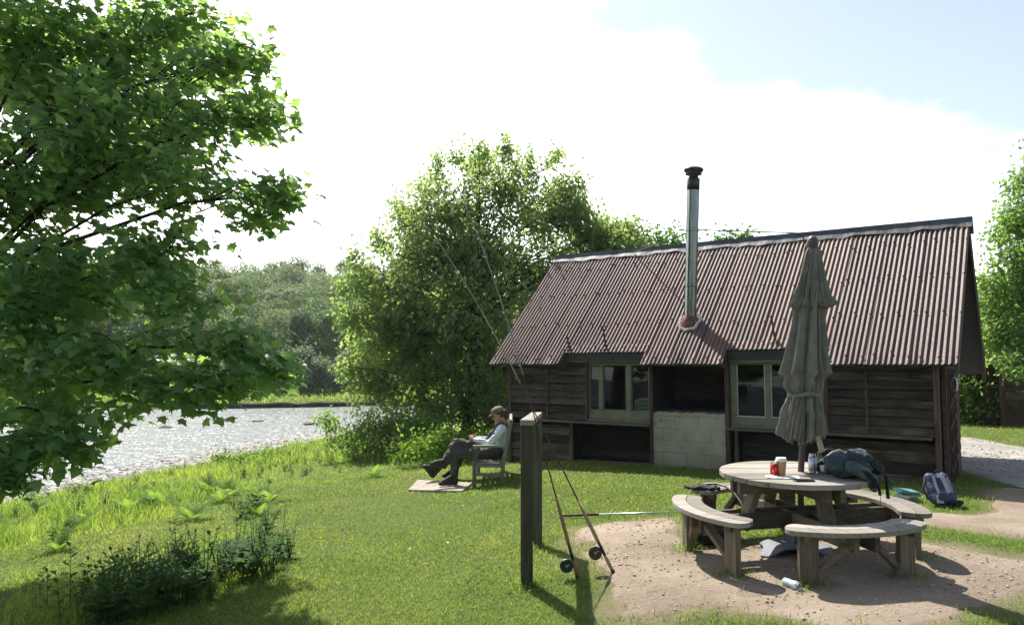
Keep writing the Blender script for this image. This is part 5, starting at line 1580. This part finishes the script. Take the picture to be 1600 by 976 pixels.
def rod(label, butt_px, mid_px, tip_px, length, reel_col, side, hand, tip_col, reel_at):
    """the rod stands on the ground and leans where its line of sight meets the rail's edge"""
    B = Gt(*butt_px); O = Vector((0, 0, CAMZ))
    n = (B - O).cross(ray(*mid_px))
    e0, e1 = A0 + RA + Vector((.052, 0, .024)), A0 + RB + Vector((.052, 0, .024))
    t = -(e0 - O).dot(n) / (e1 - e0).dot(n)
    t = max(.04, min(.96, t)); Cn = e0 + (e1 - e0) * t + Vector((.01, 0, .006))
    d = (Cn - B).normalized()
    root = thing('fishing_rod', label, 'fishing rod', B)
    # the photo shows how high the tip reaches
    length = 2.0
    while length < 5:
        q = B + d * length
        w_ = q - O
        if 488 - FPX * (-w_.y * _s + w_.z * _c) / (w_.y * _c + w_.z * _s) < tip_px[1]: break
        length += .02
    # gentle sag of the tip
    rt = ray(*tip_px)
    def at(s):
        f = max(0, (s - 1.6) / (length - 1.6)); return d * s + Vector((-.35 * f * f * .25, 0, -.10 * f * f))
    m = MB(); ss = lin(.62, length, 22); m.tube([at(s) for s in ss], [.0078 - .0062 * (s / length) ** .8 for s in ss], 8); m.build('blank', solid('dark carbon rod', (.02, .022, .022), .3) if 'rodm' not in M else M['rodm'], root)
    m = MB(); m.tube([at(s) for s in lin(length * .50, length * .97, 12)], lin(.0062, .0042, 12), 6); m.build('upper_section', solid('rod tip varnish', tip_col, .35), root)
    m = MB(); m.tube([d * .0, d * .03], [.016, .017], 10); m.build('butt_cap', M['black'], root)
    m = MB(); m.tube([d * .03, d * .10, d * .15], [.0135, .015, .013], 10); m.tube([d * .27, d * .32, d * .5, d * .62], [.013, .0155, .0145, .010], 10); m.build('handle', solid('cork grip', hand, .85, 0, .25, 40), root)
    m = MB(); m.tube([d * .15, d * .27], .0125, 10); m.build('reel_seat', M['black'], root)
    m = MB()
    for s in (.9, 1.3, 1.75, 2.2, 2.7, 3.2, 3.7):
        if s < length: 
            p = at(s); m.tube([p + Vector((-.011 * math.cos(a) - .013, -.0, .011 * math.sin(a))) for a in lin(0, 2 * PI, 9)], .0016, 4, caps=False)
    m.build('line_guide', M['steel'], root)
    # reel: rim, vented face and hub, facing the photographer
    sdv = d.cross(Vector((0, 1, 0))).normalized() * side
    c = d * reel_at + sdv * .062
    axv = (Vector((0, -1, .15)) - d * d.dot(Vector((0, -1, .15)))).normalized()
    rot = axv.to_track_quat('Z', 'Y').to_matrix()
    rl = MB(); rl.lathe([(.038, -.024), (.050, -.022), (.053, -.018), (.053, .018), (.050, .022), (.044, .022), (.042, .012)], 30, c, 0, True, rot)
    reel = rl.build('reel', M['black'], root)
    m = MB()
    for k in range(14):
        a = 2 * PI * k / 14; m.lathe([(.0045, .0125), (.0045, .0165), (.001, .0168)], 8, c + rot @ Vector((.037 * math.cos(a), .037 * math.sin(a), 0)), 0, False, rot)
    for k in range(8):
        a = 2 * PI * k / 8 + .2; m.lathe([(.004, .0125), (.004, .0175), (.001, .0178)], 8, c + rot @ Vector((.021 * math.cos(a), .021 * math.sin(a), 0)), 0, False, rot)
    m.build('spool_vent', solid('reel accent', reel_col, .35, .6), reel)
    m = MB(); m.lathe([(.012, .012), (.012, .026), (.008, .028)], 14, c, 0, True, rot); m.tube([c + rot @ Vector((.018, .012, .016)), c + rot @ Vector((.018, .012, .04))], .006, 8); m.build('reel_hub', M['steel'], reel)
    m = MB(); m.beam(c - sdv * .045, d * reel_at, .03, .012, tuple(axv)); m.build('reel_foot', M['black'], root)
    return B, at
rod('rod with long pale cork handle and copper black reel, standing on bare earth', (959, 895), (845, 668), (679, 339), 4.55, (.35, .16, .08), 1, (.36, .24, .13), (.27, .235, .08), .20)
rod('thinner salmon rod standing in the grass with a green rimmed black reel', (903, 903), (838, 672), (703, 279), 4.6, (.03, .20, .12), 1, (.24, .14, .075), (.2, .215, .18), .12)

# ------------------------------------------------------------------ garden bench, slab and the two anglers
BO = Gt(784, 757)
BO.z = h1(BO.x, BO.y)
def bp3(dx, y, z): return Vector((-dx, y, z))
gbn = thing('garden_bench', 'weathered lichen grey wooden garden bench seen end on beside the hut', 'bench', BO)
BLEN = 1.45
for yy in (0, BLEN):
    m = MB(); m.beam(bp3(0, yy, -.05), bp3(-.02, yy, .34), .06, .055, (0, 1, 0)); m.beam(bp3(-.02, yy, .34), bp3(-.15, yy, 1.0), .058, .055, (0, 1, 0)); m.build('rear_leg', M['bench'], gbn, .004)
    m = MB(); m.beam(bp3(.425, yy, -.05), bp3(.425, yy, .35), .06, .055, (0, 1, 0)); m.beam(bp3(.425, yy, .35), bp3(.36, yy, .57), .055, .055, (0, 1, 0)); m.build('front_leg', M['bench'], gbn, .004)
    m = MB(); m.beam(bp3(.45, yy, .588), bp3(-.09, yy, .595), .075, .04); m.build('armrest', M['benchx'], gbn, .006)
    m = MB(); m.beam(bp3(.40, yy, .31), bp3(-.0, yy, .30), .05, .075); m.beam(bp3(.40, yy, .155), bp3(.02, yy, .155), .035, .045); m.build('side_rail', M['benchx'], gbn, .004)
m = MB()
for k in range(6): m.box(-.44 + k * .078, -.44 + k * .078 + .06, .03, BLEN - .03, .345, .368)
m.build('seat', M['benchy'], gbn, .003)
m = MB()
m.beam(bp3(-.035, .03, .44), bp3(-.035, BLEN - .03, .44), .04, .06); m.beam(bp3(-.14, .0, .965), bp3(-.14, BLEN, .965), .045, .075)
for k in range(15):
    y = .09 + k * (BLEN - .18) / 14; m.beam(bp3(-.04, y, .46), bp3(-.135, y, .94), .045, .018, (0, 1, 0))
m.build('backrest', M['benchy'], gbn, .003)

o = MB()
sp_ = [tuple(Gt(u, v)) for u, v in ((638, 768), (722, 770), (738, 757), (652, 752))]
vs = [(x - sp_[0][0], y - sp_[0][1], h1(x, y) + .035 - h1(sp_[0][0], sp_[0][1])) for x, y, z in sp_]
P8 = [(x, y, z - .12) for x, y, z in vs] + vs
o.hexa(P8); so = o.build('paving_slab', M['slab'], None, .008); so.location = (sp_[0][0], sp_[0][1], h1(sp_[0][0], sp_[0][1])); tag(so, 'pale stone slab set in the grass under the boots in front of the bench', 'slab')
SLAB = np.array([(x, y) for x, y, z in sp_])

M['skin'] = solid('sunburnt skin', (.42, .21, .15), .55, 0, .12, 14, .4, .1)
M['hair'] = solid('brown hair', (.035, .022, .015), .7, 0, .3, 30)
M['shirt'] = solid('white fishing shirt', (.66, .70, .74), .8, 0, .06, 8, .3, .3)
M['wader'] = solid('taupe grey waders', (.072, .066, .060), .75, 0, .25, 7, .3, .4)
M['bib'] = solid('slate grey wader bib', (.045, .05, .065), .7, 0, .25, 8, .3, .4)
M['boot'] = solid('dark olive wading boot', (.035, .034, .025), .75, 0, .35, 12, .3, .4)
M['cap'] = solid('khaki camouflage cap', (.17, .145, .075), .85, 0, .45, 22)
M['eye'] = solid('dark eye', (.02, .015, .012), .2)

def person(label, org, J, tilt, mats, cap=True):
    root = thing('person', label, 'person', org)
    V3 = lambda k: bp3(*J[k])
    f = Vector((-math.cos(tilt), 0, -math.sin(tilt))); u = Vector((-math.sin(tilt), 0, math.cos(tilt))); s = Vector((0, 1, 0))
    hc = V3('head')
    hp = lambda a, b, c: hc + f * a + s * b + u * c
    eu = (0, tilt * -1, 0)
    def hE(a, b, c, r): return ('e', hp(a, b, c), r, (0, -tilt, 0))
    pr = [hE(-.012, 0, .03, (.098, .076, .092)), hE(.022, 0, -.045, (.070, .058, .072)), ('c', hp(.05, -.015, -.098), .022, hp(.05, .015, -.098), .022),
          ('c', hp(.086, 0, .012), .009, hp(.108, 0, -.028), .012), hE(.078, 0, .022, (.018, .045, .012)), hE(.083, 0, -.066, (.012, .022, .012)),
          hE(-.005, .076, -.01, (.022, .010, .033)), hE(-.005, -.076, -.01, (.022, .010, .033)),
          ('c', hp(-.03, 0, -.05), .052, V3('neck'), .056), ('c', V3('neck'), .06, V3('chest'), .11), ('c', V3('chest'), .12, V3('belly'), .115), ('c', V3('belly'), .115, V3('hip'), .12)]
    hips = {}
    for sd, yy in (('l', -.09), ('r', .09)):
        hj = V3('hip') + Vector((0, yy, 0)); hips[sd] = hj
        sh = V3('sho_' + sd)
        pr += [('c', V3('chest') + Vector((0, yy, .05)), .06, sh, .052), ('c', sh, .048, V3('elb_' + sd), .038), ('c', V3('elb_' + sd), .037, V3('wri_' + sd), .026)]
        pr += [('c', hj, .085, V3('kne_' + sd), .055), ('c', V3('kne_' + sd), .052, V3('ank_' + sd), .036), ('c', V3('ank_' + sd), .034, V3('toe_' + sd), .026)]
        # hand: palm, four curled fingers and a thumb
        w = V3('wri_' + sd); hd = (V3('hand_' + sd) - w).normalized(); ins = Vector((0, 1 if sd == 'l' else -1, 0))
        up = Vector((0, 0, 1)); acr = (up - hd * hd.dot(up)).normalized()
        pc = w + hd * .05
        pr += [('c', w, .024, pc, .027), ('c', pc + acr * .022, .017, pc - acr * .022, .016)]
        for q, ln in ((-.028, .034), (-.009, .042), (.010, .045), (.029, .040)):
            a = pc + hd * .022 + acr * q; b = a + hd * ln * .8 + ins * .008; c = b + ins * ln * .75 + hd * .006
            pr += [('c', a, .0095, b, .009), ('c', b, .009, c, .0075)]
        a = w + hd * .025 + acr * .022; b = a + acr * .022 + hd * .02 + ins * .012; pr += [('c', a, .011, b, .0095), ('c', b, .0095, b + hd * .025 + ins * .012, .008)]
    fused('body', pr, .0075, mats['skin'], root, 2)
    for sg in (-1, 1):
        m = MB(); m.lathe([(.001, -.010), (.009, -.005), (.011, 0), (.009, .005), (.001, .010)], 10, hp(.074, sg * .031, .002), 0, True); m.build('eye', M['eye'], root)
    if cap:
        fused('hair', [hE(-.045, 0, .0, (.068, .080, .075)), hE(-.005, .07, .02, (.03, .014, .04)), hE(-.005, -.07, .02, (.03, .014, .04)), ('c', hp(-.075, 0, -.03), .035, hp(-.07, 0, -.055), .03)], .007, M['hair'], root, 2, .003, 60)
        fused('cap', [hE(-.008, 0, .072, (.108, .086, .062)), hE(-.01, 0, .045, (.106, .085, .02)), ('e', hp(.108, 0, .045), (.058, .066, .009), (0, -tilt - .25, 0)), ('c', hp(-.01, 0, .13), .012, hp(-.01, 0, .136), .010)], .006, mats['cap'], root, 3)
    else:
        fused('hair', [hE(-.025, 0, .055, (.098, .082, .078)), hE(-.05, 0, .01, (.066, .080, .075))], .008, M['hair'], root, 2, .005, 50)
    # shirt and sleeves
    sp = [('c', V3('neck') - Vector((0, 0, .03)), .068, V3('chest'), .125), ('c', V3('chest'), .138, V3('belly'), .135), ('c', V3('belly'), .135, V3('hip') + Vector((0, 0, .05)), .13)]
    for sd, yy in (('l', -.09), ('r', .09)):
        sh = V3('sho_' + sd); el = V3('elb_' + sd); wr = V3('wri_' + sd)
        sp += [('c', V3('chest') + Vector((0, yy, .05)), .075, sh, .068), ('c', sh, .066, el, .056), ('c', el, .055, wr, .036), ('e', sh.lerp(el, .55) + Vector((0, 0, -.02)), (.06, .05, .06)), ('e', el + Vector((-.02, 0, -.015)), (.065, .052, .05))]
    fused('shirt', sp, .010, mats['shirt'], root, 2, .014, 15)
    # waders
    wp_ = [('c', V3('hip') + Vector((0, -.06, .03)), .135, V3('hip') + Vector((0, .06, .03)), .135), ('c', V3('belly') + Vector((-.02, 0, -.02)), .13, V3('hip'), .13)]
    for sd in 'lr':
        k, a = V3('kne_' + sd), V3('ank_' + sd)
        wp_ += [('c', hips[sd], .108, k, .078), ('c', k, .076, k.lerp(a, .6), .066), ('c', k.lerp(a, .6), .068, a, .056), ('e', k.lerp(a, .15) + Vector((.03, 0, -.02)), (.07, .06, .07)), ('e', hips[sd].lerp(k, .5) + Vector((0, 0, -.03)), (.12, .09, .08))]
    fused('waders', wp_, .011, mats['wader'], root, 2, .017, 13)
    for sd in 'lr':
        a, t = V3('ank_' + sd), V3('toe_' + sd); d = (t - a); hl = J['heel_' + sd]; h_ = bp3(*hl)
        b = fused('boot', [('c', a.lerp(V3('kne_' + sd), .18), .060, a, .058), ('c', a, .055, h_, .044), ('c', h_, .043, t, .038), ('c', a.lerp(t, .3), .05, t, .040), ('e', t, (.055, .046, .036))], .009, M['boot'], root, 3, .004, 25)
    return root, V3

JA = dict(head=(.060, .36, 1.055), neck=(.005, .36, .915), chest=(.015, .36, .78), belly=(.06, .36, .60), hip=(.115, .36, .455),
          sho_l=(-.005, .175, .835), sho_r=(-.005, .545, .835), elb_l=(.19, .11, .615), elb_r=(.2, .60, .615), wri_l=(.435, .25, .672), wri_r=(.435, .42, .68), hand_l=(.53, .32, .69), hand_r=(.53, .36, .70),
          kne_l=(.755, .22, .455), ank_l=(.745, .16, .115), heel_l=(.73, .15, .015), toe_l=(.945, .12, -.0),
          kne_r=(.735, .30, .615), ank_r=(.895, .14, .345), heel_r=(.905, .13, .265), toe_r=(1.09, .10, .31))
pa, VA = person('man in khaki cap and white sleeves sitting cross legged looking at his hands', BO, JA, .42, dict(skin=M['skin'], cap=M['cap'], shirt=M['shirt'], wader=M['wader']))
fused('wader_bib', [('c', VA('belly') + Vector((-.10, -.05, .02)), .075, VA('belly') + Vector((-.10, .05, .02)), .075), ('c', VA('chest') + Vector((-.095, -.05, -.03)), .045, VA('chest') + Vector((-.095, .06, -.02)), .045), ('c', VA('belly') + Vector((-.17, 0, .06)), .05, VA('chest') + Vector((-.12, 0, .0)), .04)], .010, M['bib'], pa, 4, .01, 14)
m = MB()
for sg in (-1, 1):
    c = VA('chest'); y = sg * .105
    m.tube([c + Vector((-.13, y, .0)), c + Vector((-.075, y * 1.1, .115)), c + Vector((.0, y * 1.1, .165)), c + Vector((.09, y, .12)), c + Vector((.14, y * .8, -.02))], .017, 6)
m.build('brace_strap', M['bib'], pa)
Y2 = .92
JB = dict(head=(.02, Y2, .985), neck=(-.02, Y2, .86), chest=(.01, Y2, .74), belly=(.10, Y2, .57), hip=(.2, Y2, .445),
          sho_l=(-.01, Y2 - .18, .79), sho_r=(-.01, Y2 + .18, .79), elb_l=(.12, Y2 - .25, .60), elb_r=(.12, Y2 + .25, .6), wri_l=(.33, Y2 - .1, .60), wri_r=(.33, Y2 + .08, .6), hand_l=(.42, Y2 - .05, .59), hand_r=(.42, Y2, .59),
          kne_l=(.66, Y2 - .12, .47), ank_l=(1.06, Y2 - .16, .155), heel_l=(1.15, Y2 - .16, .03), toe_l=(1.27, Y2 - .18, .18),
          kne_r=(.65, Y2 + .10, .45), ank_r=(.79, Y2 + .06, .12), heel_r=(.78, Y2 + .05, .02), toe_r=(.97, Y2 + .05, .0))
person('second angler in dark jacket slumped behind the man in the cap with boots stretched out', BO, JB, .15, dict(skin=M['skin'], cap=M['cap'], shirt=M['bib'], wader=M['wader']), False)

grass()

# trees standing behind the photographer: the hut windows and the steel flue mirror them
for x, y, h in ((-18, -20, 9), (-12, -24, 9), (-6, -22, 8), (-1, -25, 9), (4, -23, 8), (9, -25, 9), (14, -22, 8), (19, -19, 9), (-23, -17, 9)):
    far_tree(x, y, h, 'broadleaf tree standing behind the photographer and mirrored in the hut windows', M['far1'], 'trees behind the photographer', 1.2)
hz = MB(); hz.box(-440, 440, -80, 480, -6, 80)
t = NT('pale river haze')
vol = t.node('ShaderNodeVolumePrincipled', inp={'Color': (.86, .93, 1, 1), 'Density': .00022, 'Anisotropy': .35})
t.l.new(vol.outputs[0], t.out.inputs['Volume'])
hzo = hz.build('haze', t.m); hzo['kind'] = 'stuff'

# ------------------------------------------------------------------ light, sky, camera
SUN_AZ, SUN_EL = math.radians(-20.7), math.radians(50)
SV = Vector((math.sin(SUN_AZ) * math.cos(SUN_EL), math.cos(SUN_AZ) * math.cos(SUN_EL), math.sin(SUN_EL)))
sl = bpy.data.lights.new('sun', 'SUN'); sl.energy = 4.4; sl.angle = math.radians(.5); sl.color = (1, .95, .86)
so_ = bpy.data.objects.new('sun', sl); COL.objects.link(so_); so_.rotation_euler = SV.to_track_quat('Z', 'Y').to_euler(); so_.location = SV * 60
w = bpy.data.worlds.new('World'); SC.world = w; w.use_nodes = True
nt = w.node_tree; nt.nodes.clear()
N = nt.nodes.new
out = N('ShaderNodeOutputWorld'); bg = N('ShaderNodeBackground'); bg.inputs[1].default_value = .14
sky = N('ShaderNodeTexSky'); sky.sky_type = 'NISHITA'; sky.sun_disc = False; sky.sun_elevation = SUN_EL; sky.sun_rotation = SUN_AZ; sky.air_density = 1.0; sky.dust_density = .8; sky.ozone_density = 1.0
tc = N('ShaderNodeTexCoord')
mp = N('ShaderNodeMapping'); mp.inputs[3].default_value = (1, 1, 2.2); nt.links.new(tc.outputs['Generated'], mp.inputs[0])
nz = N('ShaderNodeTexNoise'); nz.inputs['Scale'].default_value = 3.4; nz.inputs['Detail'].default_value = 8; nz.inputs['Roughness'].default_value = .58
nt.links.new(mp.outputs[0], nz.inputs['Vector'])
# bright thin cloud lies thickest low down and towards the sun
dt = N('ShaderNodeVectorMath'); dt.operation = 'DOT_PRODUCT'; dt.inputs[1].default_value = tuple(Vector((SV.x - .28, SV.y, .12)).normalized()); nt.links.new(tc.outputs['Generated'], dt.inputs[0])
sx_ = N('ShaderNodeSeparateXYZ'); nt.links.new(tc.outputs['Generated'], sx_.inputs[0])
def mth(op, a, b):
    n = N('ShaderNodeMath'); n.operation = op
    for i, x in ((0, a), (1, b)):
        if isinstance(x, bpy.types.NodeSocket): nt.links.new(x, n.inputs[i])
        else: n.inputs[i].default_value = x
    return n.outputs[0]
cov = mth('ADD', mth('MULTIPLY', dt.outputs['Value'], .95), mth('MULTIPLY', mth('SUBTRACT', .24, sx_.outputs[2]), 1.5))
cov = mth('ADD', cov, mth('MULTIPLY', mth('SUBTRACT', nz.outputs[0], .5), .75))
cr = N('ShaderNodeValToRGB'); nt.links.new(cov, cr.inputs[0]); cr.color_ramp.elements[0].position = .32; cr.color_ramp.elements[1].position = .72
mx = N('ShaderNodeMix'); mx.data_type = 'RGBA'; nt.links.new(cr.outputs[0], mx.inputs[0]); hs_ = N('ShaderNodeHueSaturation'); hs_.inputs['Saturation'].default_value = .7; hs_.inputs['Value'].default_value = .6; nt.links.new(sky.outputs[0], hs_.inputs['Color']); nt.links.new(hs_.outputs[0], mx.inputs[6]); mx.inputs[7].default_value = (8.6, 8.7, 8.8, 1)
nt.links.new(mx.outputs[2], bg.inputs[0]); nt.links.new(bg.outputs[0], out.inputs[0])

cam = bpy.data.cameras.new('camera'); co_ = bpy.data.objects.new('camera', cam); COL.objects.link(co_)
cam.sensor_width = 36; cam.lens = 36 * FPX / 1600; cam.clip_end = 3000; cam.clip_start = .05
co_.location = (0, 0, CAMZ); co_.rotation_euler = (PI / 2 + PITCH, 0, 0)
SC.camera = co_
SC.render.engine = 'CYCLES'
SC.view_settings.view_transform = 'Standard'; SC.view_settings.look = 'None'; SC.view_settings.gamma = 1; SC.view_settings.use_curve_mapping = False
SC.view_settings.exposure = 1.2
SC.cycles.use_denoising = True
SC.cycles.max_bounces = 10; SC.cycles.diffuse_bounces = 5; SC.cycles.transmission_bounces = 4; SC.cycles.transparent_max_bounces = 6; SC.cycles.glossy_bounces = 3
SC.cycles.caustics_reflective = False; SC.cycles.caustics_refractive = False; SC.cycles.sample_clamp_indirect = 6
